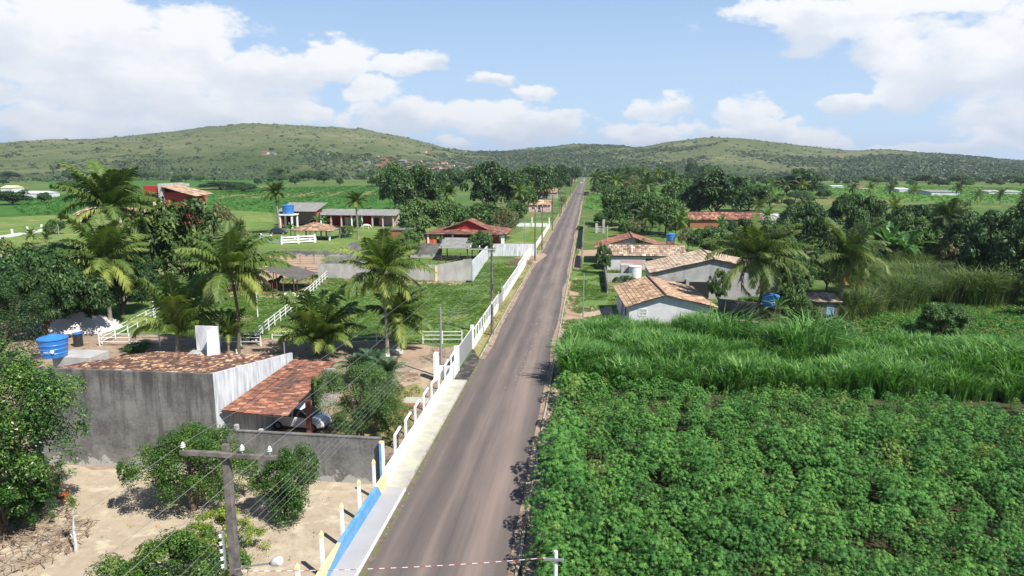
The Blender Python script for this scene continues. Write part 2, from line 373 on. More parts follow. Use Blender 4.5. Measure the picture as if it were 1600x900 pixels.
leaf_mat('leaf_mid',(.028,.062,.017),(.064,.135,.034),(.15,.225,.065),trans=.13)
leaf_mat('leaf_dry',(.06,.065,.030),(.12,.13,.055),(.30,.27,.12),trans=.2)
leaf_mat('leaf_croton',(.030,.055,.016),(.070,.12,.03),(.16,.20,.05),extra=(.42,.10,.03),trans=.12)
leaf_mat('leaf_palm',(.055,.10,.022),(.12,.185,.045),(.30,.34,.08),trans=.28,rough=.5,spec=.4)
leaf_mat('leaf_palm_dark',(.035,.065,.020),(.080,.130,.036),(.20,.24,.065),trans=.25,rough=.5,spec=.4)
leaf_mat('leaf_palm_dead',(.20,.11,.03),(.34,.20,.05),(.45,.33,.10),trans=.15)
leaf_mat('leaf_cycad',(.022,.055,.024),(.050,.105,.048),(.12,.19,.10),trans=.15,rough=.4)
leaf_mat('leaf_banana',(.04,.11,.03),(.09,.19,.06),(.22,.32,.12),trans=.35,rough=.35)
leaf_mat('leaf_cassava',(.028,.090,.020),(.075,.200,.042),(.17,.33,.07),trans=.22,rough=.55,spec=.25)
leaf_mat('leaf_cassava_yellow',(.06,.14,.03),(.115,.22,.045),(.24,.32,.07),trans=.25)
leaf_mat('leaf_cassava_dark',(.024,.080,.020),(.055,.160,.036),(.12,.26,.06),trans=.2,rough=.55,spec=.25)
leaf_mat('leaf_cane',(.05,.135,.03),(.115,.265,.058),(.27,.42,.14),trans=.35,rough=.4)
leaf_mat('leaf_cane_pale',(.055,.11,.035),(.11,.175,.055),(.27,.26,.10),trans=.3,rough=.5)
leaf_mat('leaf_crop',(.030,.10,.020),(.065,.19,.035),(.14,.29,.06),trans=.3)
leaf_mat('leaf_crop_young',(.05,.12,.025),(.12,.24,.05),(.24,.36,.09),trans=.3)
leaf_mat('leaf_lawn',(.06,.12,.025),(.11,.20,.04),(.20,.29,.07),trans=.3)
leaf_mat('leaf_weed',(.07,.13,.028),(.15,.22,.05),(.28,.30,.09),trans=.3)
leaf_mat('leaf_hill',(.034,.058,.026),(.058,.090,.038),(.095,.130,.056),trans=.1)
TILE_RED=tile_mat('tile_red',[(.0,(.05,.032,.027)),(.3,(.11,.052,.038)),(.55,(.205,.085,.055)),(.8,(.33,.14,.085)),(1,(.46,.25,.15))])
TILE_OLD=tile_mat('tile_old',[(.0,(.045,.03,.025)),(.42,(.09,.048,.036)),(.60,(.16,.075,.048)),(.74,(.38,.22,.12)),(1,(.62,.45,.27))])
TILE_PALE=tile_mat('tile_pale',[(.0,(.11,.08,.06)),(.3,(.22,.15,.11)),(.5,(.34,.24,.17)),(.8,(.52,.41,.30)),(1,(.66,.56,.43))])
TILE_TAN=tile_mat('tile_tan',[(.0,(.09,.06,.045)),(.3,(.20,.12,.078)),(.5,(.33,.195,.12)),(.75,(.47,.32,.20)),(1,(.58,.46,.32))])
M=MATS
# ------------------------------------------------------------------ the setting
def sheet(name,pts,z,m,edge=.0,seed=0,kind='structure',label=None):
    """flat sheet with an uneven edge"""
    rng=random.Random(seed); out=[]
    n=len(pts)
    for i in range(n):
        a=Vector((pts[i][0],pts[i][1])); b=Vector((pts[(i+1)%n][0],pts[(i+1)%n][1])); d=(b-a).length
        k=max(1,int(d/1.2)) if edge else 1; k=min(k,60)
        nrm=Vector((-(b-a).y,(b-a).x)).normalized() if d else Vector((0,0))
        for j in range(k):
            t=j/k; p=a.lerp(b,t)
            if edge and j: p=p+nrm*(rng.uniform(-1,1)*edge+math.sin(i*3.1+j*1.3)*edge*.7)
            out.append((p.x,p.y,z))
    me=bpy.data.meshes.new(name); me.from_pydata(out,[],[tuple(range(len(out)))]); me.materials.append(m)
    import bmesh
    bm=bmesh.new(); bm.from_mesh(me); bmesh.ops.triangulate(bm,faces=bm.faces[:]); 
    for f in bm.faces:
        if f.normal.z<0: f.normal_flip()
    bm.to_mesh(me); bm.free()
    o=link(name,me); tag(o,label,None,None,kind); return o
def ground_mat(name,a,b,c,scale=.25,fine=3.0,c4=None,bmp=.3,k=(.42,.62)):
    m,nt,bs,out=new_mat(name); bs.inputs['Roughness'].default_value=1; bs.inputs['Specular IOR Level'].default_value=.1
    f=noise(nt,scale,8,.62); g=noise(nt,fine,8,.7)
    col=ramp(nt,f,[(k[0],a),(k[1],b)]); col=mixc(nt,ramp(nt,g,[(.45,(0,0,0)),(.68,(1,1,1))]),col,c)
    if c4:
        h=noise(nt,scale*3.1,6,.6,(1,1.3,1)); col=mixc(nt,ramp(nt,h,[(.54,(0,0,0)),(.64,(1,1,1))]),col,c4)
    nt.links.new(col,bs.inputs['Base Color']); bump(nt,bs,g,bmp,.08); M[name]=m; return m
ground_mat('soil_green',(.075,.14,.032),(.14,.19,.055),(.055,.10,.03),scale=.02,fine=.6,c4=(.19,.19,.075))
ground_mat('sand',(.46,.385,.285),(.39,.315,.23),(.33,.26,.185),scale=.25,fine=1.6,c4=(.51,.44,.32),bmp=.2)
ground_mat('dirt',(.33,.245,.175),(.24,.175,.125),(.38,.30,.22),scale=.3,fine=2.5,c4=(.17,.12,.085))
ground_mat('yard_pale',(.46,.37,.27),(.36,.28,.20),(.30,.23,.165),scale=.4,fine=2.5)
ground_mat('dry_grass',(.30,.25,.12),(.24,.22,.085),(.15,.18,.05),scale=.5,fine=3,c4=(.36,.28,.17))
ground_mat('lawn',(.12,.195,.055),(.165,.23,.07),(.085,.15,.04),scale=.12,fine=2.2,c4=(.20,.22,.08))
ground_mat('lawn_pale',(.125,.20,.045),(.19,.245,.07),(.085,.15,.032),scale=.05,fine=.7,c4=(.25,.25,.10))
ground_mat('clay',(.42,.30,.21),(.36,.25,.17),(.30,.21,.14),scale=.2,fine=1.5)
ground_mat('field_soil',(.055,.045,.028),(.08,.065,.04),(.05,.07,.025),scale=.5,fine=3)
def field_mat(name,a,b,row,c):
    m,nt,bs,out=new_mat(name); bs.inputs['Roughness'].default_value=1; bs.inputs['Specular IOR Level'].default_value=.1
    f=noise(nt,.02,6,.6); g=noise(nt,.35,8,.7); w=noise(nt,1,3,.5,(.9,.05,.1) if row else (.3,.3,.3))
    col=ramp(nt,f,[(.4,a),(.6,b)]); col=mixc(nt,ramp(nt,g,[(.45,(0,0,0)),(.7,(1,1,1))]),col,c); col=mixc(nt,ramp(nt,w,[(.4,(.8,.8,.8)),(.62,(0,0,0))]),col,tuple(x*.62 for x in a))
    nt.links.new(col,bs.inputs['Base Color']); bump(nt,bs,g,.5,.4); M[name]=m
field_mat('field_green',(.060,.165,.028),(.080,.20,.034),True,(.05,.12,.025))
field_mat('field_bright',(.095,.225,.04),(.12,.26,.05),True,(.07,.17,.03))
field_mat('field_straw',(.20,.21,.075),(.16,.19,.06),False,(.24,.22,.10))
sheet('ground',[(12000*math.cos(a),12000*math.sin(a)) for a in [i*math.pi/24 for i in range(48)]],0,M['soil_green'])
def pg(*pts): return [G(x,y) for x,y in pts]
# far fields (each polygon: points of the land seen in the photo)
FIELDS=[('field',pg((-80,345),(40,338),(240,330),(420,330),(438,352),(300,372),(100,385),(-200,392)),M['lawn_pale'],.02),
 ('field',pg((-60,306),(110,303),(230,301),(240,330),(40,337),(-120,345)),M['field_green'],.025),
 ('field',pg((330,299),(470,293),(640,289),(625,330),(430,333),(320,325)),M['field_green'],.025),
 ('field',pg((340,305),(460,301),(620,298),(622,303),(450,308),(340,311)),M['field_straw'],.05),
 ('field',pg((70,282),(200,277),(470,272),(480,284),(330,292),(80,292)),M['field_green'],.03),
 ('field',pg((1010,292),(1160,288),(1600,293),(1750,300),(1750,318),(1500,316),(1240,310),(1100,318),(1010,312)),M['field_bright'],.025),
 ('field',pg((1130,306),(1260,303),(1400,311),(1400,317),(1250,322),(1130,318)),M['field_straw'],.05),
 ('field',pg((918,304),(960,304),(958,325),(916,328)),M['field_bright'],.03),
 ('field',pg((770,315),(850,312),(850,333),(800,345),(750,332)),M['field_straw'],.03),
 ('field',pg((1060,352),(1140,350),(1160,345),(1250,400),(1200,420),(1000,420)),M['lawn'],.02),
 ('lawn',pg((830,345),(862,345),(838,400),(770,398)),M['lawn_pale'],.02),
 ('lawn',pg((480,352),(640,352),(760,362),(780,395),(640,395),(400,393),(400,368)),M['lawn_pale'],.03)]
for i,(n,p,m,z) in enumerate(FIELDS): sheet(n,p,z,m,edge=.5,seed=i)
# near ground, left of the road
sheet('lawn',[(-10.6,61),(-10.6,122),(-60,128),(-66,108),(-62,84),(-52,62)],.008,M['lawn'],edge=.25,seed=4)
sheet('dirt_yard',pg((330,462),(320,405),(505,396),(500,436),(470,462),(420,466)),.016,M['clay'],edge=.4,seed=5)
sheet('dirt_yard',[(-11,34),(-11,61.5),(-22,62.5),(-52,63),(-62,75),(-75,75),(-80,30),(-30,34)],.014,M['dirt'],edge=.5,seed=6)
sheet('bare_patch',pg((560,545),(650,535),(700,545),(640,562)),.02,M['clay'],edge=.4,seed=16)
sheet('bare_patch',pg((470,440),(505,436),(700,440),(735,444),(640,446),(520,447)),.02,M['clay'],edge=.3,seed=17)
sheet('bare_patch',pg((330,496),(400,494),(395,502),(340,503)),.02,M['clay'],edge=.3,seed=18)
sheet('yard_pale_ground',pg((600,600),(690,555),(700,562),(640,640),(570,640)),.022,M['yard_pale'],edge=.3,seed=7)
sheet('dry_grass_ground',pg((590,622),(650,600),(668,612),(585,735),(480,690)),.026,M['dry_grass'],edge=.3,seed=8)
sheet('sandy_lot',[(-10.7,5),(-10.7,33.7),(-60,34.2),(-60,5)],.010,M['sand'])
sheet('verge',[(-9.55,57.5),(-9.55,420),(-10.4,420),(-10.4,62),(-10.2,57.5)],.012,M['dry_grass'],edge=.05)
# near ground, right of the road
sheet('roadside_soil',[(-2.55,10),(-2.55,62),(1.2,62),(1.2,10)],.010,M['dirt'],edge=.1)
sheet('field_soil_ground',[(-1.5,5),(-1.5,74),(70,74),(70,5)],.014,M['field_soil'],edge=.1)
sheet('roadside_grass',[(-2.5,62),(-2.5,125),(2,140),(8,135),(2.8,118),(2.8,66)],.016,M['lawn'],edge=.25,seed=3)
sheet('roadside_path',[(-2.5,68),(-2.5,100),(-1.7,104),(-1.2,86),(-.9,78),(1,77.5),(.6,68)],.024,M['clay'],edge=.25,seed=13)
sheet('concrete_apron',pg((912,479),(955,479),(962,497),(905,494)),.035,M['yard_pale'],edge=.1)
sheet('dirt_yard',pg((1130,500),(1240,500),(1260,535),(1120,530)),.03,M['dirt'],edge=.3,seed=15)
sheet('side_path',pg((905,392),(965,388),(1040,388),(1045,393),(935,402),(903,402)),.035,M['clay'],edge=.1)

# road
def road_mat():
    m,nt,b,out=new_mat('asphalt'); b.inputs['Roughness'].default_value=.78; b.inputs['Specular IOR Level'].default_value=.35
    g=nt.nodes.new('ShaderNodeNewGeometry'); s=nt.nodes.new('ShaderNodeSeparateXYZ'); nt.links.new(g.outputs['Position'],s.inputs[0])
    # wheel paths: brown dust between them (a function of the distance across the road)
    x=math_(nt,'MULTIPLY',math_(nt,'ADD',s.outputs[0],8.95),1/5.95)
    wob=noise(nt,.12,3,.5,(.3,1,1)); x2=math_(nt,'ADD',x,math_(nt,'MULTIPLY',math_(nt,'SUBTRACT',wob,.5),.12))
    band=ramp(nt,x2,[(.0,(.35,.35,.35)),(.10,(.6,.6,.6)),(.22,(.0,.0,.0)),(.38,(.85,.85,.85)),(.50,(.30,.30,.30)),(.62,(.75,.75,.75)),(.76,(1.15,1.15,1.15)),(.90,(.35,.35,.35)),(1.0,(.05,.05,.05))])
    st=noise(nt,2.2,6,.6,(1,.03,1)); st2=noise(nt,7,5,.6,(1,.02,1)); n3=noise(nt,.3,5,.6,(1,.25,1))
    f=math_(nt,'ADD',math_(nt,'MULTIPLY',band,.55),math_(nt,'ADD',math_(nt,'MULTIPLY',math_(nt,'SUBTRACT',st,.5),.65),math_(nt,'ADD',math_(nt,'MULTIPLY',math_(nt,'SUBTRACT',st2,.5),.3),math_(nt,'MULTIPLY',math_(nt,'SUBTRACT',n3,.5),.7))))
    col=ramp(nt,f,[(.0,(.085,.068,.062)),(.25,(.130,.100,.088)),(.60,(.235,.175,.145)),(1,(.34,.245,.20))])
    sp=noise(nt,14,3,.5); col=mixc(nt,ramp(nt,sp,[(.70,(0,0,0)),(.76,(.7,.7,.7))]),col,(.34,.27,.22))
    gr=noise(nt,60,2,.6); col=mixc(nt,.22,col,ramp(nt,gr,[(.35,(.03,.03,.03)),(.65,(.30,.27,.25))]))
    nt.links.new(col,b.inputs['Base Color']); bump(nt,b,gr,.25,.01); M['asphalt']=m
road_mat()
XL,XR=-8.95,-3.0
def strip(name,x0,x1,y0,y1,z,m,seg=1):
    mb=MB(); 
    for i in range(seg):
        a=y0+(y1-y0)*i/seg; b=y0+(y1-y0)*(i+1)/seg
        mb.add([(x0,a,z),(x1,a,z),(x1,b,z),(x0,b,z)],[(0,1,2,3)])
    o=mb.build(name,m,org=(0,0,0)); tag(o,kind='structure'); return o
strip('road',XL,XR,4,960,.05,M['asphalt'])
mat('gutter',(.20,.155,.115),(.10,.08,.065),scale=3,contrast=.2,c3=(.13,.14,.06),s3=1.2)
mat('pavement',(.46,.435,.38),(.34,.32,.27),scale=.9,contrast=.2,bmp=.1,c3=(.44,.44,.33),s3=.7)
mat('pavement_grey',(.40,.385,.39),(.34,.33,.335),scale=.7,contrast=.2,bmp=.1)
mat('kerb_stone',(.50,.45,.38),(.26,.23,.19),scale=2.5,contrast=.2)
mat('kerb_white',(.78,.77,.76),(.6,.59,.58),scale=2,contrast=.2)
strip('gutter',XL-.34,XL-.002,4,58,.045,M['gutter']); strip('gutter',XL-.34,XL-.002,58,960,.045,M['gutter'])
strip('gutter',XR+.002,XR+.26,4,960,.045,M['gutter'])
def solid(name,a,b,m,bev=.01):
    o=MB().box2(a,b).build(name,m,bevel=bev); tag(o,kind='structure'); return o
solid('kerb',(XL-.43,4,-.1),(XL-.34,32.9,.165),M['kerb_white']); solid('kerb',(XL-.43,32.904,-.1),(XL-.34,51.5,.165),M['kerb_stone'])
solid('pavement',(-10.40,4,-.1),(XL-.43,32.9,.15),M['pavement_grey']); 
for i in range(8): solid('pavement',(-10.40,32.912+i*2.33,-.1),(XL-.43,32.9+(i+1)*2.33,.15),M['pavement'],.004)
# broken kerb stones past the driveway and along the right edge, one strip each
def stones(name,x0,x1,y0,y1,h,m,seed,ln=1.0,miss=.04):
    rng=random.Random(seed); mb=MB(); y=y0
    while y<y1:
        l=ln*rng.uniform(.85,1.1)
        if rng.random()>miss or y>200: mb.box(((x0+x1)/2+rng.uniform(-.02,.02),y+l/2,h/2-.05),(x1-x0,l-.02,h+.1+rng.uniform(-.02,.02)),rng.uniform(-.01,.01))
        y+=l if y<220 else l
        if y>200: ln=8
    o=mb.build(name,m); tag(o,kind='structure'); return o
stones('kerb',XL-.44,XL-.34,58,600,.15,M['kerb_stone'],1); stones('kerb',XR+.27,XR+.39,8,700,.16,M['kerb_stone'],2,miss=.05)
sheet('roadside_dust',[(-3.12,8),(-3.12,330),(-2.5,330),(-2.5,8)],.058,M['dirt'],edge=.12,seed=31)
sheet('roadside_dust',[(-9.3,58),(-9.3,300),(-8.85,300),(-8.85,58)],.058,M['dirt'],edge=.07,seed=32)
mat('fresh_asphalt',(.045,.043,.045),(.03,.028,.03),scale=2,c3=(.12,.10,.085),s3=1.2)
sheet('driveway',[(-10.45,51.6),(XL-.35,51.6),(XL-.35,57.8),(-10.3,61),(-10.45,61)],.040,M['fresh_asphalt'],edge=.05)
sheet('driveway',pg((803,403),(850,396),(855,399),(838,412)),.06,M['clay'],edge=.05)

# hills beyond the plain
SKY_PX=[(-900,246),(-400,236),(0,225),(100,220),(200,213),(300,203),(400,195),(480,199),(560,203),(620,212),(660,222),(700,233),(740,238),(800,236),(850,230),(900,226),(950,226),(1000,230),(1050,222),(1100,215),(1150,217),(1200,222),(1260,228),(1320,235),(1400,235),(1460,240),(1500,243),(1560,249),(1600,252),(2000,250),(2600,255)]
sk_a=[]; sk_e=[]
for x,y in SKY_PX:
    d=ray(x,y); sk_a.append(math.atan2(d.x,d.y)); sk_e.append(d.z/math.hypot(d.x,d.y))
foot=[(-900,1200),(0,1150),(300,1050),(520,1000),(700,1150),(800,1300),(900,1250),(1000,1200),(1200,1250),(1400,1300),(1600,1250),(2600,1200)]
ft_a=[math.atan2(ray(x,258).x,ray(x,258).y) for x,_ in foot]; ft_d=[d for _,d in foot]
crest=[(-900,2700),(0,2600),(400,2500),(560,2300),(660,2150),(740,2400),(900,2600),(1000,2500),(1100,2400),(1320,2500),(1600,2600),(2600,2600)]
cr_a=[math.atan2(ray(x,258).x,ray(x,258).y) for x,_ in crest]; cr_d=[d for _,d in crest]
def hill_h(x,y):
    a=np.arctan2(x,y); D=np.hypot(x,y)
    e=np.interp(a,sk_a,sk_e); d0=np.interp(a,ft_a,ft_d); d1=np.interp(a,cr_a,cr_d)
    top=CH+e*d1
    t=np.clip((D-d0)/(d1-d0),0,None); up=np.where(t<=1,1-(1-np.clip(t,0,1))**1.75,1-.12*(t-1)**2)
    nx=x/140; ny=y/140
    ru=(vnoise(nx,ny,1)+.5*vnoise(nx*2.3,ny*2.3,4)+.28*vnoise(nx*5.1,ny*5.1,7))
    ridge=-np.abs(vnoise(a*26,D/420,3))
    env=np.clip(t,0,1)*(1-np.clip(t,0,1)**3)*1.6
    h=top*up+env*(ru*7+ridge*16)+np.clip(t,0,1)*.8*vnoise(x/22,y/22,9)
    return np.where(t<=0,-3+0*h,np.maximum(h,-3))
def build_hills():
    na,nd=420,150
    A=np.linspace(math.atan2(ray(-900,258).x,ray(-900,258).y),math.atan2(ray(2600,258).x,ray(2600,258).y),na)
    T=np.linspace(0,1,nd)**1.15; V=[]
    AA,DD=np.meshgrid(A,880+T*3200,indexing='ij')
    X=np.sin(AA)*DD; Y=np.cos(AA)*DD; Z=hill_h(X,Y)
    V=np.stack([X,Y,Z],-1).reshape(-1,3)
    i,j=np.meshgrid(np.arange(na-1),np.arange(nd-1),indexing='ij'); q=(i*nd+j).ravel()
    Fq=np.stack([q,q+1,q+nd+1,q+nd],1)[:,::-1]
    m,nt,b,out=new_mat('hill_cover'); b.inputs['Roughness'].default_value=1; b.inputs['Specular IOR Level'].default_value=0
    f=noise(nt,.004,7,.6); g=noise(nt,.03,7,.7); h=noise(nt,.0022,6,.6)
    s=nt.nodes.new('ShaderNodeSeparateXYZ'); ge=nt.nodes.new('ShaderNodeNewGeometry'); nt.links.new(ge.outputs['Position'],s.inputs[0])
    col=ramp(nt,f,[(.38,(.105,.128,.060)),(.55,(.155,.162,.086)),(.68,(.21,.195,.115))])
    col=mixc(nt,ramp(nt,g,[(.44,(0,0,0)),(.62,(1,1,1))]),col,(.085,.115,.045))
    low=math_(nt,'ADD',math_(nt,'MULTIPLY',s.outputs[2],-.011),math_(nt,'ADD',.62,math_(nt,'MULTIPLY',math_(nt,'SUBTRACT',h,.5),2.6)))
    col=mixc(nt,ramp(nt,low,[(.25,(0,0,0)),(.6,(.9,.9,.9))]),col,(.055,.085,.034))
    nt.links.new(col,b.inputs['Base Color']); bump(nt,b,g,.8,5)
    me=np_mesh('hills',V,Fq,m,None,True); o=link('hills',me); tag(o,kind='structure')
build_hills()
def hill_point(px,py):
    d=ray(px,py); hd=math.hypot(d.x,d.y)
    D=np.linspace(900,4000,1500); x=d.x/hd*D; y=d.y/hd*D; z=CH+d.z/hd*D; h=np.maximum(hill_h(x,y),0)
    k=np.where(z<=h)[0]
    if len(k)==0: return None
    k=k[0]; return Vector((x[k],y[k],h[k]))
# ------------------------------------------------------------------ vegetation builders
def crown_arrays(seed,n,leaf,asp=.5,lobes=9,sub=.30,flat=.9,zmin=.12,droop=.0,hollow=.35,low=False,subdens=1.0,spread=.58):
    """leaf faces of a crown inside radius 1, height 0..1 (unit tree); clumps on clumps"""
    rng=np.random.default_rng(seed)
    C=[(0,0,.60 if not low else .45,.60,.36 if not low else .42)]
    for i in range(lobes):
        a=2*math.pi*i/lobes+rng.uniform(-.4,.4); rr=rng.uniform(.45,1.25)*spread; z=rng.uniform(.36,.74) if not low else rng.uniform(.18,.62)
        C.append((rr*math.cos(a),rr*math.sin(a),z,rng.uniform(.20,.46),rng.uniform(.14,.29)))
    C=np.array(C); nsub=int(95*subdens); S=[]
    pr=C[:,3]**2; pr=pr/pr.sum()
    for k in range(nsub*3):
        c=C[rng.choice(len(C),p=pr)]; d=sph(rng,1)[0]
        if d[2]<-.55: continue
        q=rng.uniform(.72,1.0); p=np.array([c[0]+d[0]*c[3]*q,c[1]+d[1]*c[3]*q,c[2]+d[2]*c[4]*q*1.15])
        ins=((p[0]-C[:,0])/C[:,3])**2+((p[1]-C[:,1])/C[:,3])**2+((p[2]-C[:,2])/C[:,4])**2
        if (ins<.62).sum()>=1 and rng.random()<.85: continue
        S.append((*p,rng.uniform(.6,1.25)*sub*.5,rng.uniform(-1,1)))
        if len(S)>=nsub: break
    S=np.array(S); k=rng.integers(0,len(S),n); s=S[k]; d=sph(rng,n); d[:,2]=np.where(d[:,2]<-.35,-d[:,2],d[:,2])
    r=s[:,3]*(1-rng.random(n)**2*hollow*1.4)
    P=s[:,:3]+d*np.stack([r,r,r*flat*.8],1)
    P[:,2]=np.maximum(P[:,2],zmin*rng.uniform(.6,1.1,n))
    rad=np.hypot(P[:,0],P[:,1]); P[:,:2]*= np.where(rad>1,1/rad,1)[:,None]
    nr=unit(d*.7+np.array([0,0,.55])+sph(rng,n)*.55); D=unit(np.cross(nr,sph(rng,n))+np.array([0,0,-droop]))
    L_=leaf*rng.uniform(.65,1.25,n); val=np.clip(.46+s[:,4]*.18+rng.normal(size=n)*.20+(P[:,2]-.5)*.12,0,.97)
    return P,D,nr,L_,L_*asp,val
def crown_mesh(name,m,seed,n,leaf,**k):
    P,D,Nr,l,w,val=crown_arrays(seed,n,leaf,**k); V,Fq=leaf_quads(P,D,Nr,l,w); return np_mesh(name,V,Fq,m,val)
def trunk_mesh(name,m,seed,base=.05,limbs=6,fork=.28,top=.62,low=False,thin=1.0):
    rng=random.Random(seed); mb=MB()
    mb.tube([(0,0,-.03),(rng.uniform(-.02,.02),rng.uniform(-.02,.02),fork*.5),(rng.uniform(-.04,.04),0,fork),(0,0,top)],[base*1.3,base,base*.8,base*.3],7)
    for i in range(limbs):
        a=2*math.pi*i/limbs+rng.uniform(-.4,.4); r=rng.uniform(.4,.62); z0=fork*rng.uniform(.5,1.1)
        mb.tube([(0,0,z0),(r*.4*math.cos(a),r*.4*math.sin(a),z0+.14),(r*math.cos(a+.2),r*math.sin(a+.2),top*rng.uniform(.8,1.1))],[base*.55*thin,base*.4*thin,base*.12*thin],5)
        mb.tube([(r*.4*math.cos(a),r*.4*math.sin(a),z0+.14),(r*.8*math.cos(a-.5),r*.8*math.sin(a-.5),z0+.32)],[base*.3*thin,base*.08*thin],4)
    return mb.mesh(name,m,smooth=True)
PROTO={}
def proto(kind,leafm,ns,seed,nvar=3,**k):
    tk={q:k.pop(q) for q in ('base','limbs','fork','top') if q in k}
    PROTO[kind]=[(crown_mesh(kind,M[leafm],seed+i,ns[0],ns[1],**k),trunk_mesh(kind+' trunk',M['bark'],seed+i,**tk)) for i in range(nvar)]
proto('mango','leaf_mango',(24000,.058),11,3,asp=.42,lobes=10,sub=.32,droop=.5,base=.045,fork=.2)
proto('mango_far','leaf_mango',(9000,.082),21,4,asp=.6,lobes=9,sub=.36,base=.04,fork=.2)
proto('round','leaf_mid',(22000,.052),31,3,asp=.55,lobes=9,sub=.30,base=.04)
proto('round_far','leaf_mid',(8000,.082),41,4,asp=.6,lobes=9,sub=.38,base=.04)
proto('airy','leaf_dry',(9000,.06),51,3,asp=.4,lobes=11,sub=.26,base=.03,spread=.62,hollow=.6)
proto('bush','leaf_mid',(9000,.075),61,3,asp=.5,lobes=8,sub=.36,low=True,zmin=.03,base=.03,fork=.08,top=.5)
proto('bush_weed','leaf_weed',(7000,.075),71,3,asp=.4,lobes=8,sub=.36,low=True,zmin=.02,base=.02,fork=.08,top=.5)
proto('croton','leaf_croton',(9000,.075),81,2,asp=.5,lobes=9,sub=.32,low=True,zmin=.03,base=.03,fork=.1,top=.5)
NT=[0]
def tree(kind,px,by,ty,wpx,name,label,cat,group=None,Y=None,rz=None,deep=1.0,lift=1.0):
    """a tree whose foot stands where the land under photo point (px,by) lies"""
    b=G(px,by); H=max(.6,(top_z(b,px,ty))/.97)*lift; W=wpx/F*dist(b)/2/.93
    v=PROTO[kind][NT[0]%len(PROTO[kind])]; NT[0]+=1
    r=empty(name,b,label,cat,group,rz=NT[0]*2.4 if rz is None else rz); r.scale=(W,W*deep,H)
    link('crown',v[0],r); link('trunk',v[1],r); return r
ORD=['first','second','third','fourth','fifth','sixth','seventh','eighth','ninth','tenth','eleventh','twelfth','thirteenth','fourteenth','fifteenth','sixteenth','seventeenth','eighteenth','nineteenth','twentieth']
def ordinal(i):
    return ORD[i] if i<20 else 'twenty-'+ORD[i-20] if i<29 else 'thirtieth'

# palms -------------------------------------------------------------------------------
def palm_crown(name,m,seed,nf=24,L=1.0,nl=36,wl=.030,up=1.45,lowang=-.55,leaf=.24,droop=1.0,bundle=1):
    """coconut crown in units of frond length, origin at the trunk top; every frond a bent rib with hanging leaflets"""
    rng=np.random.default_rng(seed); VV=[];FF=[];VAL=[];n0=0
    for k in range(nf):
        age=(k+.5)/nf; az=k*2.39996+rng.uniform(-.5,.5); e=up-(up-lowang)*age**1.05+rng.uniform(-.1,.1); ln=L*(.72+.28*math.sin(math.pi*min(1,age*1.15)))*rng.uniform(.74,1.1)
        sag=(.6+1.2*age)*droop*rng.uniform(.6,1.35); ns=14; p=np.zeros(3); pts=[p.copy()]; ds=[]; tw=rng.uniform(-.25,.25)
        for i in range(ns):
            t=i/ns; ee=e-sag*t**1.4; aa=az+tw*t; d=np.array([math.cos(aa)*math.cos(ee),math.sin(aa)*math.cos(ee),math.sin(ee)]); d=unit(d+np.array([.30,.05,.0])*t*(1.15-age)); p=p+d*ln/ns; pts.append(p.copy()); ds.append(d)
        ds.append(ds[-1]); pts=np.array(pts); ds=np.array(ds)
        # rib
        for i in range(ns):
            w=.018*(1-i/ns)+.004; s=unit(np.cross(ds[i],[0,0,1.0])); a,b=pts[i],pts[i+1]
            VV.append(np.array([a-s*w,a+s*w,b+s*w*.9,b-s*w*.9])); FF.append(np.arange(4)[None]+n0); n0+=4; VAL.append(np.array([.86]))
        v=np.clip(.30+age*.34+rng.normal()*.13,0,.95)
        T=np.linspace(.12,.995,nl); ii=T*ns; i0=np.minimum(ii.astype(int),ns-1); fr=(ii-i0)[:,None]; B=pts[i0]*(1-fr)+pts[i0+1]*fr; Dd=ds[i0]
        S=unit(np.cross(Dd,np.array([0,0,1.0]))+1e-4); U=np.cross(S,Dd)
        for sgn in (-1,1):
            prof=np.sin(np.pi*np.clip(T*.86+.10,0,1))**.55; ll=leaf*prof*ln*rng.uniform(.85,1.12,nl)
            fw=.55+.5*T; dirv=unit(S*sgn+Dd*fw[:,None]+U*(.30-.35*age)+rng.normal(size=(nl,3))*.10)
            d2=unit(dirv+np.array([0,0,-1.0])*(.75*droop+.45*age)*rng.uniform(.6,1.3,nl)[:,None])
            wv=Dd*(wl/2*ln)
            m1=B+dirv*(ll*.45)[:,None]; e1=m1+d2*(ll*.60)[:,None]
            q1=np.stack([B-wv*.6,B+wv*.6,m1+wv,m1-wv],1); q2=np.stack([m1-wv,m1+wv,e1+wv*.12,e1-wv*.12],1)
            Q=np.concatenate([q1,q2],0).reshape(-1,3); VV.append(Q); nq=2*nl; FF.append(np.arange(nq*4).reshape(-1,4)+n0); n0+=nq*4
            VAL.append(np.clip(v+rng.normal(size=nq)*.07,0,.97))
    return np_mesh(name,np.concatenate(VV),np.concatenate(FF),m,np.concatenate(VAL))
PCROWN=[palm_crown('palm crown',M['leaf_palm'],100+i,nf=32,nl=46,up=1.52,lowang=-.35,leaf=.27,droop=.92) for i in range(5)]
PCROWN_D=[palm_crown('palm crown dark',M['leaf_palm_dark'],110+i,nf=32,nl=44,up=1.5,lowang=-.6,leaf=.27,droop=1.05) for i in range(3)]
PCROWN_Y=[palm_crown('young palm crown',M['leaf_palm'],120+i,nf=20,nl=44,up=1.52,lowang=.45,droop=.9,leaf=.28) for i in range(2)]
PCROWN_F=[palm_crown('far palm crown',M['leaf_palm_dark' if i%2 else 'leaf_palm'],130+i,nf=20,nl=15,wl=.07,up=1.45,lowang=-.6) for i in range(4)]
DEADF=[palm_crown('dead frond',M['leaf_palm_dead'],140+i,nf=3,nl=30,up=-.7,lowang=-1.0,droop=.5,leaf=.16) for i in range(2)]
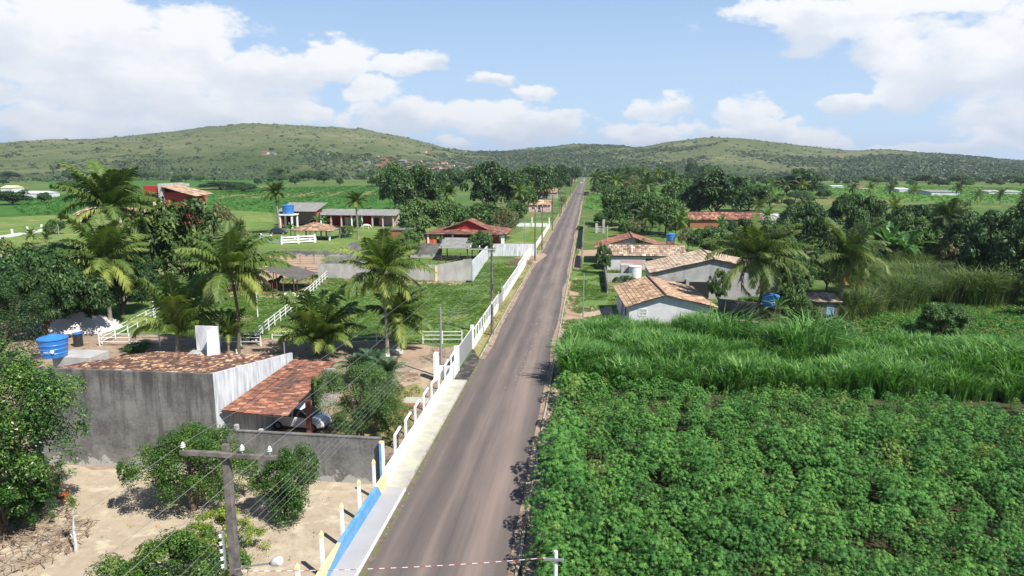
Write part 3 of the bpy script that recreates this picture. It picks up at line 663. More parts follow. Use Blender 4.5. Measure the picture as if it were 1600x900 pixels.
def palm_trunk(p0,p1,r0,r1,bow,m,parent):
    mb=MB(); n=14; p0=Vector(p0); p1=Vector(p1); pts=[];rs=[]
    for i in range(n+1):
        t=i/n; p=p0.lerp(p1,t)+Vector(bow)*math.sin(math.pi*t); pts.append(p); rs.append((r0*(1.45 if i==0 else 1.12 if i==1 else 1)+(r1-r0)*t)*(1+.05*(i%2)))
    mb.tube(pts,rs,9); return mb.build('trunk',m,parent,smooth=True)
NP=[0]
def palm(px,by,cx,cy,fpx,label,group=None,crown='n',trunk='palm_bark',bow=(0,0,0),r=.15,nuts=True,dead=0,rz=None,white_foot=False,cz=1.0):
    b=G(px,by); top=GY(cx,cy,b.y); L=fpx/F*dist(b); NP[0]+=1
    o=empty('coconut_palm',b,label,'palm tree',group)
    palm_trunk(b-Vector((0,0,.1)),top,r*1.15,r*.75,bow,M[trunk],o)
    me={'n':PCROWN,'d':PCROWN_D,'y':PCROWN_Y,'f':PCROWN_F}[crown]; c=link('crown',me[NP[0]%len(me)],o); c.location=top-b; c.scale=(L,L,L*cz); c.rotation_euler=(0,0,((rz or 0)-1)*.5)
    if nuts:
        rng=random.Random(NP[0])
        mb=MB()
        for i in range(11):
            a=rng.uniform(0,6.28); rr=rng.uniform(.15,.42); z=-rng.uniform(.15,.75)
            c0=top+Vector((rr*math.cos(a),rr*math.sin(a),z)); mb.lathe(c0,[(.02,-.14),(.09,-.09),(.125,0),(.10,.08),(.02,.14)],8)
        mb.build('coconut_cluster',M['coconut'],o,smooth=True)
    if dead:
        d=link('dead_frond',DEADF[NP[0]%2],o); d.location=top-b; d.scale=(L*dead,)*3; d.rotation_euler=(0,0,NP[0]*2.1)
    if white_foot:
        MB().tube([b+Vector((0,0,.02)),b+Vector((0,0,.42))],[r*1.6,r*1.32],12).build('whitewashed_foot',M['white_paint'],o,smooth=True)
    return o
FARP=None
def far_palm(px,by,cy,fpx,label,group):
    """small palms of a distant row: shared trunk, shared crown"""
    global FARP
    if FARP is None:
        mb=MB(); mb.tube([(0,0,-.02),(.01,0,.5),(0,0,1)],[.03,.022,.018],7); FARP=mb.mesh('far trunk',M['palm_bark_dark'],smooth=True)
    b=G(px,by); h=top_z(b,px,cy); L=fpx/F*dist(b); NP[0]+=1
    o=empty('coconut_palm',b,label,'palm tree',group,rz=NP[0]*1.3)
    t=link('trunk',FARP,o); t.scale=(h*.9,h*.9,h); c=link('crown',PCROWN_F[NP[0]%4],o); c.location=(0,0,h); c.scale=(L,L,L); return o

# banana --------------------------------------------------------------------------------
def banana_mesh(seed,n=9,up=1.35,low=.4):
    rng=np.random.default_rng(seed); V=[];Fq=[];val=[];k0=0
    for k in range(n):
        az=k*2.4+rng.uniform(-.3,.3); e=up-(up-low)*k/n; sag=.5+1.1*k/n; p=np.array([0,0,0.]); ns=9
        for i in range(ns):
            t=i/ns; ee=e-sag*t; d=np.array([math.cos(az)*math.cos(ee),math.sin(az)*math.cos(ee),math.sin(ee)]); q=p+d/ns; s=unit(np.cross(d,[0,0,1.])); u=np.cross(s,d)
            w0=.02 if i<2 else .13*math.sin(math.pi*min(1,(i-1)/(ns-1)))**.6; w1=.02 if i+1<2 else .13*math.sin(math.pi*min(1,(i)/(ns-1)))**.6
            if i==ns-1: w1=.01
            for sg in (-1,1):
                V+= [p,q,q+s*sg*w1+u*w1*.35+rng.normal(size=3)*.006,p+s*sg*w0+u*w0*.35]; Fq.append([k0,k0+1,k0+2,k0+3]); k0+=4; val.append(np.clip(.5+rng.normal()*.15,0,1))
            p=q
    return np_mesh('banana leaves',np.array(V),np.array(Fq),M['leaf_banana'],val)
BAN=[banana_mesh(1),banana_mesh(2)]
def banana(px,by,cy,fpx,label,group=None,stems=1):
    b=G(px,by); h=top_z(b,px,cy); L=fpx/F*dist(b)
    o=empty('banana_plant',b,label,'banana plant',group)
    for i in range(stems):
        dx=(i-(stems-1)/2)*L*.55; hh=h*(1-.15*i)
        MB().tube([b+Vector((dx,.2*i,-.05)),b+Vector((dx,.2*i,hh))],[.14,.09],9).build('stem',M['leaf_banana'],o,smooth=True)
        c=link('leaves',BAN[i%2],o); c.location=(dx,.2*i,hh); c.scale=(L,L,L); c.rotation_euler=(0,0,i*1.3+px)
    return o

# ground-cover clumps
def palmate_plant(seed,h=1.8,n=135,leaf=.128,spread=.60,m='leaf_cassava'):
    rng=np.random.default_rng(seed); P=[];D=[];Nn=[];l=[];w=[];val=[]
    for k in range(n):
        a=rng.uniform(0,6.28); r=spread*math.sqrt(rng.random()); z=h*(1-.30*(r/spread)**2)*(1-.55*rng.random()**2.6)
        c=np.array([r*math.cos(a),r*math.sin(a),z]); nn=unit(np.array([math.cos(a)*.5,math.sin(a)*.5,1.0])+rng.normal(size=3)*.28)
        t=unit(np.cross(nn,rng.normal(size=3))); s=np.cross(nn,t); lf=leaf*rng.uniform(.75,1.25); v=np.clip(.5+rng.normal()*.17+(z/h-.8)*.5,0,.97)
        for i in range(7):
            b=-2.25+4.5*i/6; d=t*math.cos(b)+s*math.sin(b)-nn*.38; P.append(c);D.append(unit(d));Nn.append(nn);l.append(lf*(1-.3*abs(b)/2.25));w.append(lf*.25);val.append(v)
    V,Fq=leaf_quads(np.array(P),np.array(D),np.array(Nn),np.array(l),np.array(w))
    # stems
    S=[];q=len(V)
    for i in range(4):
        a=rng.uniform(0,6.28); x,y=.25*math.cos(a),.25*math.sin(a); S+= [(-.012,0,0),(.012,0,0),(x+.01,y,h*.8),(x-.01,y,h*.8)]
    V=np.concatenate([V,np.array(S)]); Fq=np.concatenate([Fq,np.arange(16).reshape(4,4)+q]); val+= [.9]*4
    return np_mesh('cassava plant',V,Fq,M[m],val)
def grass_clump(seed,m,n=46,h=1.9,spread=.42,w=.035,arch=.9,seg=3):
    rng=np.random.default_rng(seed); V=[];Fq=[];val=[];k0=0
    for k in range(n):
        a=rng.uniform(0,6.28); r=spread*math.sqrt(rng.random()); p=np.array([r*math.cos(a),r*math.sin(a),0.]); az=a+rng.normal()*.8; e=1.52-.22*rng.random(); hh=h*rng.uniform(.55,1.1); v=np.clip(.5+rng.normal()*.18,0,.98)
        s=np.array([-math.sin(az),math.cos(az),0]); ws=w*rng.uniform(.7,1.3)
        for i in range(seg):
            ee=e-arch*((i+.5)/seg)**3.2*2.6*rng.uniform(.7,1.3); d=np.array([math.cos(az)*math.cos(ee),math.sin(az)*math.cos(ee),math.sin(ee)]); q=p+d*hh/seg
            w0=ws*(.7 if i==0 else 1); w1=ws*(1 if i<seg-1 else .08)
            V+= [p-s*w0/2,p+s*w0/2,q+s*w1/2,q-s*w1/2]; Fq.append([k0,k0+1,k0+2,k0+3]); k0+=4; val.append(v); p=q
    return np_mesh('grass clump',np.array(V),np.array(Fq),M[m],val)
def leafy_clump(seed,m,n=60,leaf=.28,h=.7,spread=.7,asp=.45):
    rng=np.random.default_rng(seed); d=sph(rng,n); d[:,2]=abs(d[:,2]); P=d*np.array([spread,spread,h])*rng.uniform(.55,1,(n,1)); nr=unit(d+sph(rng,n)*.7+np.array([0,0,.5])); D=unit(np.cross(nr,sph(rng,n)))
    l=leaf*rng.uniform(.7,1.3,n); V,Fq=leaf_quads(P,D,nr,l,l*asp); return np_mesh('leaf clump',V,Fq,M[m],np.clip(.5+rng.normal(size=n)*.2,0,.98))

# ------------------------------------------------------------------ ground cover
CASS=[palmate_plant(200+i) for i in range(6)]+[palmate_plant(206+i,h=1.6,n=90,m='leaf_cassava_yellow') for i in range(2)]+[palmate_plant(208+i,n=130,m='leaf_cassava_dark') for i in range(3)]
poly=[(-1.85,20),(-1.75,49.3),(75,50.0),(60,20)]
P=points_in(poly,.84,1); rng=np.random.default_rng(5)
nz=vnoise(P[:,0]*.45,P[:,1]*.45,2); nz2=vnoise(P[:,0]*.13,P[:,1]*.2,6)
# bare pocket by the fence, and thinner growth in patches to the far side
hole=((P[:,0]+.3)/1.3)**2+((P[:,1]-35.6)/1.3)**2<1
hole|=((P[:,0]-1.4)/2.0)**2+((P[:,1]-36.3)/.8)**2<1
hole|=((P[:,0]-12.5)/1.6)**2+((P[:,1]-28.4)/.7)**2<1
keep=~hole&(rng.random(len(P))<.97)&~((nz<-.5)&(P[:,1]>40)&(rng.random(len(P))<.6))
P=P[keep]; nz=nz[keep]; nz2=nz2[keep]
sc=np.clip(1.0+nz*.34+nz2*.2+.16*np.sin(P[:,0]*2.1+P[:,1]*3.0),.4,1.55)*rng.uniform(.9,1.1,len(P)); sc=np.where(P[:,1]>43,sc*.86,sc); sc=np.where((P[:,0]<-.5),np.maximum(sc,1.05)*1.3,sc)
P[:,2]=-.15; scatter('cassava_plants',CASS,P,rng.uniform(0,6.28,len(P)),sc,np.where((rng.random(len(P))<np.clip(.10+.55*vnoise(P[:,0]*.21,P[:,1]*.3,9)*(P[:,1]>36),.03,.6)),rng.integers(6,8,len(P)),np.where(rng.random(len(P))<np.clip(.3+.6*vnoise(P[:,0]*.33,P[:,1]*.33,14),.05,.85),rng.integers(8,11,len(P)),rng.integers(0,6,len(P)))),'deep green cassava crop filling the lower right beside the road','crop',tilt=.09,seed=3)
CANE=[grass_clump(220+i,'leaf_cane',n=62,h=3.0,spread=.42,w=.085,arch=.55,seg=4) for i in range(4)]+[grass_clump(230+i,'leaf_cane',n=56,h=2.3,spread=.42,w=.08,arch=.6,seg=4) for i in range(2)]
poly=[(-1.55,50.4),(-1.5,66),(1,69.3),(12.6,69.3),(14,66.5),(19,66.5),(24,63),(40,62.5),(70,64),(90,66),(75,51.4),(40,51.0)]
P=points_in(poly,.58,3); rng=np.random.default_rng(6); nz=vnoise(P[:,0]*.3,P[:,1]*.3,1); keep=rng.random(len(P))<.9
P=P[keep]; nz=nz[keep]
sc=np.clip(.92+nz*.34+.2*vnoise(P[:,0]*.9,P[:,1]*.9,5),.4,1.4); sc=np.where(P[:,1]>62,sc*.8,sc)
scatter('elephant_grass',CANE,P,rng.uniform(0,6.28,len(P)),sc,rng.integers(0,6,len(P)),'belt of tall bright elephant grass between cassava crop and houses','grass',tilt=.08,seed=4)
REED=[grass_clump(240+i,'leaf_cane_pale',n=70,h=4.2,spread=.8,w=.06,arch=.8) for i in range(4)]
poly=pg((1330,506),(1318,470),(1345,430),(1395,412),(1500,410),(1560,440),(1600,470),(1560,482),(1450,476),(1400,490))
P=points_in(poly,.95,7); rng=np.random.default_rng(8); n=len(P)
scatter('reed_thicket',REED,P,rng.uniform(0,6.28,n),np.clip(.95+.55*vnoise(P[:,0]*.3,P[:,1]*.3,3),.45,1.6),rng.integers(0,4,n),'olive thicket of tall seeding reeds under the dark trees at right','grass',tilt=.1,seed=5)
WEED=[leafy_clump(250+i,'leaf_weed',n=70,leaf=.30,h=.8,spread=.8) for i in range(2)]+[leafy_clump(255+i,'leaf_crop',n=70,leaf=.30,h=.9,spread=.8) for i in range(3)]
poly=pg((1290,550),(1340,480),(1400,472),(1600,462),(1800,465),(1800,548),(1500,552))
P=points_in(poly,.75,9); rng=np.random.default_rng(9); n=len(P)
scatter('weed_field',WEED,P,rng.uniform(0,6.28,n),np.clip(.8+.4*vnoise(P[:,0]*.3,P[:,1]*.3,8),.4,1.4),rng.integers(0,5,n),'rough weedy ground between the elephant grass and the reeds at right','weeds',tilt=.15,seed=6)
PLACE_W=0
LAWNC=[grass_clump(260+i,'leaf_lawn',n=26,h=.30,spread=.28,w=.035,seg=2) for i in range(3)]+[leafy_clump(265,'leaf_lawn',n=30,leaf=.12,h=.2,spread=.3)]
def lawn(name,poly,sp,seed,label,s=1.0,protos=LAWNC,thr=-.9):
    P=points_in(poly,sp,seed); rng=np.random.default_rng(seed); nz=vnoise(P[:,0]*.5,P[:,1]*.5,seed); k=(nz>thr)&(rng.random(len(P))<.85); P=P[k]; nz=nz[k]; n=len(P)
    return scatter(name,protos,P,rng.uniform(0,6.28,n),np.clip(.9+.6*nz,.3,1.8)*s,rng.integers(0,len(protos),n),label,'grass',seed=seed)
lawn('lawn_grass',[(-10.9,63),(-10.9,120),(-24,120),(-24,102),(-45,102),(-50,80),(-46,64)],.42,21,'rough green grass of the paddock behind the white roadside wall')
lawn('roadside_weeds',[(-2.2,67),(-2.2,118),(2.6,118),(2.6,70)],.4,22,'patchy green grass along the right edge of the road',1.0,thr=-.2)
lawn('dry_verge_grass',[(-9.7,58.5),(-9.7,150),(-10.35,150),(-10.35,62)],.3,23,'yellowed grass strip between white wall and kerb',.45,[grass_clump(270,'leaf_dry',n=20,h=.3,spread=.25,w=.03,seg=2)],-.3)
lawn('lot_weeds',pg((600,622),(650,603),(660,625),(590,725),(520,705)),.45,24,'sparse dry weeds beside the bushes inside the white wall',.8,[grass_clump(271,'leaf_weed',n=22,h=.3,spread=.25,w=.03,seg=2),grass_clump(272,'leaf_dry',n=22,h=.3,spread=.25,w=.03,seg=2)],.0)
lawn('garden_weeds',[(3.2,84),(8,84),(8,110),(26,110),(30,140),(3,140)],.7,25,'weedy grass around the three right-hand houses',1.4,[grass_clump(273,'leaf_weed',n=26,h=.35,spread=.35,w=.04,seg=2),leafy_clump(274,'leaf_lawn',n=30,leaf=.16,h=.25,spread=.4)],-.3)
lawn('garden_weeds',pg((1120,500),(1290,505),(1300,470),(1240,455),(1120,465)),.6,26,'weeds around the tank stand and small shed',1.6,[grass_clump(275,'leaf_weed',n=26,h=.4,spread=.35,w=.04,seg=2),leafy_clump(276,'leaf_crop',n=30,leaf=.2,h=.35,spread=.4)],.1)
CROP=[leafy_clump(280+i,'leaf_crop',n=36,leaf=.75,h=1.1,spread=1.2,asp=.5) for i in range(3)]
CROPY=[leafy_clump(285+i,'leaf_crop_young',n=36,leaf=.75,h=1.0,spread=1.2,asp=.5) for i in range(3)]
for i,(poly,sp,pr,lb) in enumerate([(pg((430,333),(625,330),(640,289),(470,293),(330,299),(320,325)),3.0,CROP,'green crop rows on the plain behind the farm shed'),
      (pg((40,337),(240,330),(230,301),(0,306)),3.0,CROP,'green crop rows behind the red house at far left'),
      (pg((1010,312),(1100,318),(1240,310),(1500,316),(1620,318),(1620,294),(1160,288),(1010,292)),3.4,CROPY,'bright crop field across the plain at right'),
      (pg((916,328),(958,325),(960,304),(918,304)),2.2,CROPY,'small bright crop plot right beside the far road')]):
    P=points_in(poly,sp,40+i,.4); rng=np.random.default_rng(i); n=len(P); rows=np.sin(P[:,0]*.35+P[:,1]*.08)
    k=(rng.random(n)<.62)&(rows>-.75); P=P[k]; n=len(P)
    scatter('field_crop',pr,P,rng.uniform(0,6.28,n),np.clip(.8+.3*vnoise(P[:,0]*.05,P[:,1]*.05,i),.4,1.2),rng.integers(0,3,n),lb,'crop',seed=i)
# hill scrub and far woods
def blob_clump(seed,n=46):
    rng=np.random.default_rng(seed); d=sph(rng,n); d[:,2]=abs(d[:,2])*.9+.05; nr=unit(d+sph(rng,n)*.5); D=unit(np.cross(nr,sph(rng,n))); l=.62*rng.uniform(.7,1.3,n)
    V,Fq=leaf_quads(d*np.array([.8,.8,.7])*rng.uniform(.7,1,(n,1))-D*.25,D,nr,l,l*.8); return np_mesh('far tree',V,Fq,M['leaf_hill'],np.clip(.5+rng.normal(size=n)*.2,0,1))
HB=[blob_clump(300+i) for i in range(5)]
rng=np.random.default_rng(12); n=130000
A=rng.uniform(math.atan2(ray(-120,258).x,ray(-120,258).y),math.atan2(ray(1720,258).x,ray(1720,258).y),n); D=np.sqrt(rng.uniform(850**2,2700**2,n))
X=np.sin(A)*D; Y=np.cos(A)*D; Z=hill_h(X,Y); D1=np.interp(A,cr_a,cr_d)
PX=800+F*np.tan(A+YAW)
wood=vnoise(X/90,Y/90,5)+.6*vnoise(X/38,Y/38,2)
mid=np.exp(-((PX-860)/190)**2)*.9+np.clip((PX-1250)/300,0,1)*.75
thr=wood*.8-Z/48+.75+mid*1.1
prob=np.clip(thr*1.1,.06,1)*np.where(Z<2,.55,1)
k=(rng.random(n)<prob)&(D<D1+60)&~((Z<1)&(D<1000)&(abs(PX-912)<60))
X=X[k];Y=Y[k];Z=Z[k];thr=thr[k]; n=len(X)
P=np.stack([X,Y,np.maximum(Z,0)-.5],1)
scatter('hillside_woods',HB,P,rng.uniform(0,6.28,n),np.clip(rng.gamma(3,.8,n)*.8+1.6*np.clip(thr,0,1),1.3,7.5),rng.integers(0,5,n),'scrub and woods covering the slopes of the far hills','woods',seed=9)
# ------------------------------------------------------------------ buildings
def tile_patch(name,A,B,C,D,m,parent,pitch=.24,course=.42,amp=.035,seed=0,thick=True,bias=0.0):
    """clay-tile slope: A-B eave, D-C ridge; ribs run up the slope, courses step down it, one colour value per tile"""
    A,B,C,D=[Vector(p) for p in (A,B,C,D)]; rng=np.random.default_rng(seed)
    nu=max(2,int(((B-A).length+(C-D).length)/2/pitch)); nv=max(2,int(((D-A).length+(C-B).length)/2/course))
    nrm=(B-A).cross(D-A).normalized(); 
    if nrm.z<0: nrm=-nrm
    us=np.linspace(0,1,nu*4+1); prof=np.abs(np.sin(np.linspace(0,math.pi*nu,nu*4+1)))*amp
    cj=rng.normal(size=nu+1)*.012; VV=[]
    A_,B_,C_,D_,n_=[np.array(p) for p in (A,B,C,D,nrm)]
    for j in range(nv):
        jit=rng.normal()*.006
        for e,hh in ((0,.035),(1,0.0)):
            t=(j+e)/nv; tj=t+(cj[(np.arange(len(us))//4)%(nu+1)]*(1 if (0<j) and e==0 else 0))
            left=A_+(D_-A_)*t; right=B_+(C_-B_)*t
            row=left[None]+(right-left)[None]*us[:,None]+n_[None]*(prof+hh+jit+.02*math.sin(j*.7+seed))[:,None]
            VV.append(row)
    V=np.concatenate(VV); w=len(us); Fq=[];val=[]
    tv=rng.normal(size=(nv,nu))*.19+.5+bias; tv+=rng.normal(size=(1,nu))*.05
    for r in range(2*nv-1):
        q=np.arange(w-1)+r*w; Fq.append(np.stack([q,q+1,q+1+w,q+w],1)); j=r//2
        val.append(tv[j if r%2==0 else min(j+1,nv-1)][np.arange(w-1)//4])
    me=np_mesh(name,V-np.array(origin(parent)),np.concatenate(Fq),m,np.clip(np.concatenate(val),0,1)); o=link(name,me,parent)
    if thick:
        dn=-nrm*.05; MB().prism([A+dn,B+dn,C+dn,D+dn],-nrm*.05).build('roof_boards',M['dark_wood'],o)
    return o
class Fr:
    """local frame of a building: u along its front, v into its depth"""
    def __init__(s,o,ang): s.o=Vector(o); s.u=Vector((math.cos(ang),math.sin(ang),0)); s.v=Vector((-math.sin(ang),math.cos(ang),0))
    def __call__(s,u,v,z=0): return s.o+s.u*u+s.v*v+Vector((0,0,z))
def wall_openings(fr,parent,face,L,D,specs,frame='white_paint'):
    """face f (front, v=0) b l r ; specs (kind, s0, s1, z0, z1, mat)"""
    for kind,s0,s1,z0,z1,mm in specs:
        def pt(s,dep,z):
            return fr(s,dep,z) if face=='f' else fr(s,D-dep,z) if face=='b' else fr(dep,s,z) if face=='l' else fr(L-dep,s,z)
        if kind=='window':
            mb=MB(); t=.07
            for a,b in (((s0-t,z0-t),(s1+t,z0)),((s0-t,z1),(s1+t,z1+t)),((s0-t,z0),(s0,z1)),((s1,z0),(s1+t,z1)),(((s0+s1)/2-.02,z0),((s0+s1)/2+.02,z1)),((s0,(z0+z1)/2-.02),(s1,(z0+z1)/2+.02))):
                mb.prism([pt(a[0],-.05,a[1]),pt(b[0],-.05,a[1]),pt(b[0],-.05,b[1]),pt(a[0],-.05,b[1])],pt(0,.045,0)-pt(0,0,0))
            w=mb.build('window',M[frame],parent)
            MB().prism([pt(s0,-.02,z0),pt(s1,-.02,z0),pt(s1,-.02,z1),pt(s0,-.02,z1)],pt(0,.016,0)-pt(0,0,0)).build('pane',M[mm],w)
        else:
            MB().prism([pt(s0,-.03,z0),pt(s1,-.03,z0),pt(s1,-.03,z1),pt(s0,-.03,z1)],pt(0,.026,0)-pt(0,0,0)).build(kind,M[mm],parent)
def gable_house(name,label,cat,o,ang,L,D,hw,hr,tm,wm,ridge='u',ov=.4,opens=(),pitch=.24,course=.42,roff=.5,group=None,seed=0,bias=0):
    """ridge 'u': ridge parallel to the front; 'v': gable on the front"""
    fr=Fr(o,ang); e=empty(name,fr.o,label,cat,group)
    if ridge=='v':
        poly=[fr(0,0,-.2),fr(L,0,-.2),fr(L,0,hw),fr(L*roff,0,hr),fr(0,0,hw)]; MB().prism(poly,fr.v*D).build('wall',M[wm],e)
        k=(hr-hw)/(L*roff); k2=(hr-hw)/(L*(1-roff)); up=.06
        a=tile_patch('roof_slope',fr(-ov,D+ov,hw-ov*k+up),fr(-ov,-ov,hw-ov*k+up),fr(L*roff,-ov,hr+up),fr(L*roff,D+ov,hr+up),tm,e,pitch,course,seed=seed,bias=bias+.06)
        tile_patch('roof_slope',fr(L+ov,-ov,hw-ov*k2+up),fr(L+ov,D+ov,hw-ov*k2+up),fr(L*roff,D+ov,hr+up),fr(L*roff,-ov,hr+up),tm,e,pitch,course,seed=seed+1,bias=bias)
        MB().tube([fr(L*roff,-ov,hr+up+.04),fr(L*roff,D+ov,hr+up+.04)],.12,8).build('ridge_cap',tm,e)
    else:
        poly=[fr(0,0,-.2),fr(0,D,-.2),fr(0,D,hw),fr(0,D*roff,hr),fr(0,0,hw)]; MB().prism(poly,fr.u*L).build('wall',M[wm],e)
        k=(hr-hw)/(D*roff); k2=(hr-hw)/(D*(1-roff)); up=.06
        tile_patch('roof_slope',fr(-ov,-ov,hw-ov*k+up),fr(L+ov,-ov,hw-ov*k+up),fr(L+ov,D*roff,hr+up),fr(-ov,D*roff,hr+up),tm,e,pitch,course,seed=seed,bias=bias)
        tile_patch('roof_slope',fr(L+ov,D+ov,hw-ov*k2+up),fr(-ov,D+ov,hw-ov*k2+up),fr(-ov,D*roff,hr+up),fr(L+ov,D*roff,hr+up),tm,e,pitch,course,seed=seed+1,bias=bias)
        MB().tube([fr(-ov,D*roff,hr+up+.04),fr(L+ov,D*roff,hr+up+.04)],.12,8).build('ridge_cap',tm,e)
    for face,sp in opens: wall_openings(fr,e,face,L,D,sp)
    return e,fr
def water_tank(px_or,r,h,label,m='tank_blue',group=None,lid=True,bands=True,taper=.84):
    c=Vector(px_or); t=empty('water_tank',c,label,'water tank',group)
    prof=[(r*taper,0),(r*(taper+.03),h*.1)]
    for i in range(1,4): z=h*.24*i; q=r*(taper+(1-taper)*z/h); prof+= [(q,z-.04),(q+.03,z),(q,z+.04)]
    prof+= [(r*.99,h*.93),(r*1.0,h)]
    MB().lathe(c,prof,28).build('tank_body',M[m],t,smooth=True)
    if lid: MB().lathe(c+Vector((0,0,h+.004)),[(r*1.05,0),(r*1.05,.06),(r*.86,.13),(r*.35,.22),(r*.30,.27),(r*.05,.28)],28).build('tank_lid',M[m],t,smooth=True)
    return t
# --- big grey house at lower left
X0,X1,YF,YB=-31.0,-20.25,33.95,44.0
h=empty('farmhouse',(X1,YF,0),'large weathered grey concrete house with tiled roof at lower left','house')
MB().prism([(X0,YF,-.3),(X1,YF,-.3),(X1,YF,5.72),(X0,YF,5.72)],(0,.18,0)).build('front_wall',M['concrete_wall'],h)
MB().prism([(X1+.002,YF+.182,-.3),(X1+.002,YB,-.3),(X1+.002,YB,4.15),(X1+.002,YF+.182,5.72)],(-.18,0,0)).build('side_wall',M['white_stained'],h)
MB().prism([(X1+.012,YF-.004,-.3),(X1+.012,YF+.20,-.3),(X1+.012,YF+.20,5.74),(X1+.012,YF-.004,5.74)],(-.02,0,0)).build('corner_plaster',M['white_stained'],h)
MB().prism([(X0,YB-.2,-.3),(X1-.2,YB-.2,-.3),(X1-.2,YB-.2,3.7),(X0,YB-.2,3.7)],(0,.18,0)).build('rear_wall',M['concrete_light'],h)
MB().prism([(X0+.2,YF+.2,-.3),(X0+.2,YB-.22,-.3),(X0+.2,YB-.22,3.8),(X0+.2,YF+.2,5.4)],(-.18,0,0)).build('side_wall',M['concrete_wall'],h)
tile_patch('roof_slope',(X1-.2,YB+.5,3.72),(X0,YB+.5,3.72),(X0,YF+.2,5.5),(X1-.2,YF+.2,5.5),TILE_OLD,h,.24,.40,.05,seed=3,bias=.02)
# roof-top tank seat and the tall concrete corner piece, parts of the house
MB().box((-32.6,39.6,4.5),(2.6,1.8,.9)).build('tank_seat',M['concrete_light'],h,bevel=.02)
B0=GY(302,556,43.9); B1=GY(343,556,44.4)
mb=MB(); mb.prism([(B0.x,44.4,B0.z-.4),(B1.x,44.4,B0.z-.4),(B1.x,44.4,B0.z+2.05),(B0.x,44.4,B0.z+2.05)],(0,.14,0)); mb.build('parapet_panel',M['white_stained'],h)
MB().prism([(B1.x,44.398,B0.z-.5),(B1.x,43.0,B0.z-.3),(B1.x,43.3,B0.z+2.0),(B1.x,44.398,B0.z+2.05)],(-.14,0,0)).build('parapet_panel',M['white_paint'],h)
MB().prism([(B0.x-.3,44.395,B0.z+.30),(B1.x-.16,44.395,B0.z+.30),(B1.x-.16,42.8,B0.z+.05),(B0.x-.3,42.8,B0.z+.05)],(0,0,-.15)).build('ledge',M['concrete_light'],h)
tk=G(80,556,4.98)
t=water_tank(tk+Vector((.25,0,0)),.84,1.15,'blue plastic water tank on the grey house roof at far left')
def lettering(txt,size,c,ang,parent,m,radius):
    cu=bpy.data.curves.new('t','FONT'); cu.body=txt; cu.size=size; cu.extrude=.004; cu.align_x='CENTER'
    to=bpy.data.objects.new('t',cu); COL.objects.link(to); bpy.context.view_layer.update()
    me=bpy.data.meshes.new_from_object(to.evaluated_get(bpy.context.evaluated_depsgraph_get())); bpy.data.objects.remove(to)
    for v in me.vertices:
        a=ang+v.co.x/radius; rr=radius+v.co.z; v.co=Vector((rr*math.cos(a),rr*math.sin(a),v.co.y+c))
    me.materials.clear(); me.materials.append(m); return link('lettering',me,parent)
lettering('NERT',.17,.38,R(-78),t,M['white_paint'],.83)
mb=MB(); 
for k in range(8):
    a=k*math.pi/4; ct=(.34+.0,.50); aa=R(-78)+(.36+.10*math.cos(a))/.96; z=.47+.10*math.sin(a); mb.box((.85*math.cos(aa),.85*math.sin(aa),z),(.03,.05,.05),aa)
mb.box((.85*math.cos(R(-78)+.375),.85*math.sin(R(-78)+.375),.47),(.03,.12,.12),R(-56))
o=link('emblem',mb.mesh('emblem',M['white_paint']),t)
# --- carport with its tiled lean-to roof
cpt=empty('carport',(-18.5,37,0),'red tiled carport roof on posts against the white side wall','carport')
Af=GX(345,641,-20.0); Bf=G(449,651,2.55); Cb=G(524,566,2.6); Db=GX(450,566,-20.0)
Af.z=3.35;Db.z=3.35; Af=Vector((-20.03,34.1,3.6)); Db=Vector((-20.03,43.6,3.75))
tile_patch('roof_slope',Bf,Cb,Db,Af,TILE_RED,cpt,.22,.40,.05,seed=8)
for x,y,hh,mm,w in ((-19.0,33.75,2.95,'concrete_light',.22),(-17.6,33.75,2.75,'concrete_light',.22)): MB().box((x,y,hh/2),(w,w,hh)).build('post',M[mm],cpt,bevel=.01)
q=G(484,678); MB().box((q.x,q.y,1.1),(.28,.28,2.3)).build('brick_post',M['rust_red'],cpt)
MB().beam((-20,45.0,1.4),(-17.6,45.0,1.4),.15,2.8).build('rear_wall',M['concrete_light'],cpt)
# yard wall in front of it
yw=empty('yard_wall',(-15.5,33.8,0),'grey stained concrete wall between the sandy lot and the carport','wall')
MB().prism([(-20.2,33.6,-.2),(-10.75,33.4,-.2),(-10.75,33.4,2.62),(-20.2,33.6,2.62)],(0,.16,0)).build('wall_body',M['concrete_wall'],yw)
MB().prism([(-20.2,33.57,2.62),(-10.72,33.37,2.62),(-10.72,33.37,2.68),(-20.2,33.57,2.68)],(0,.22,0)).build('coping',M['concrete_wall'],yw)
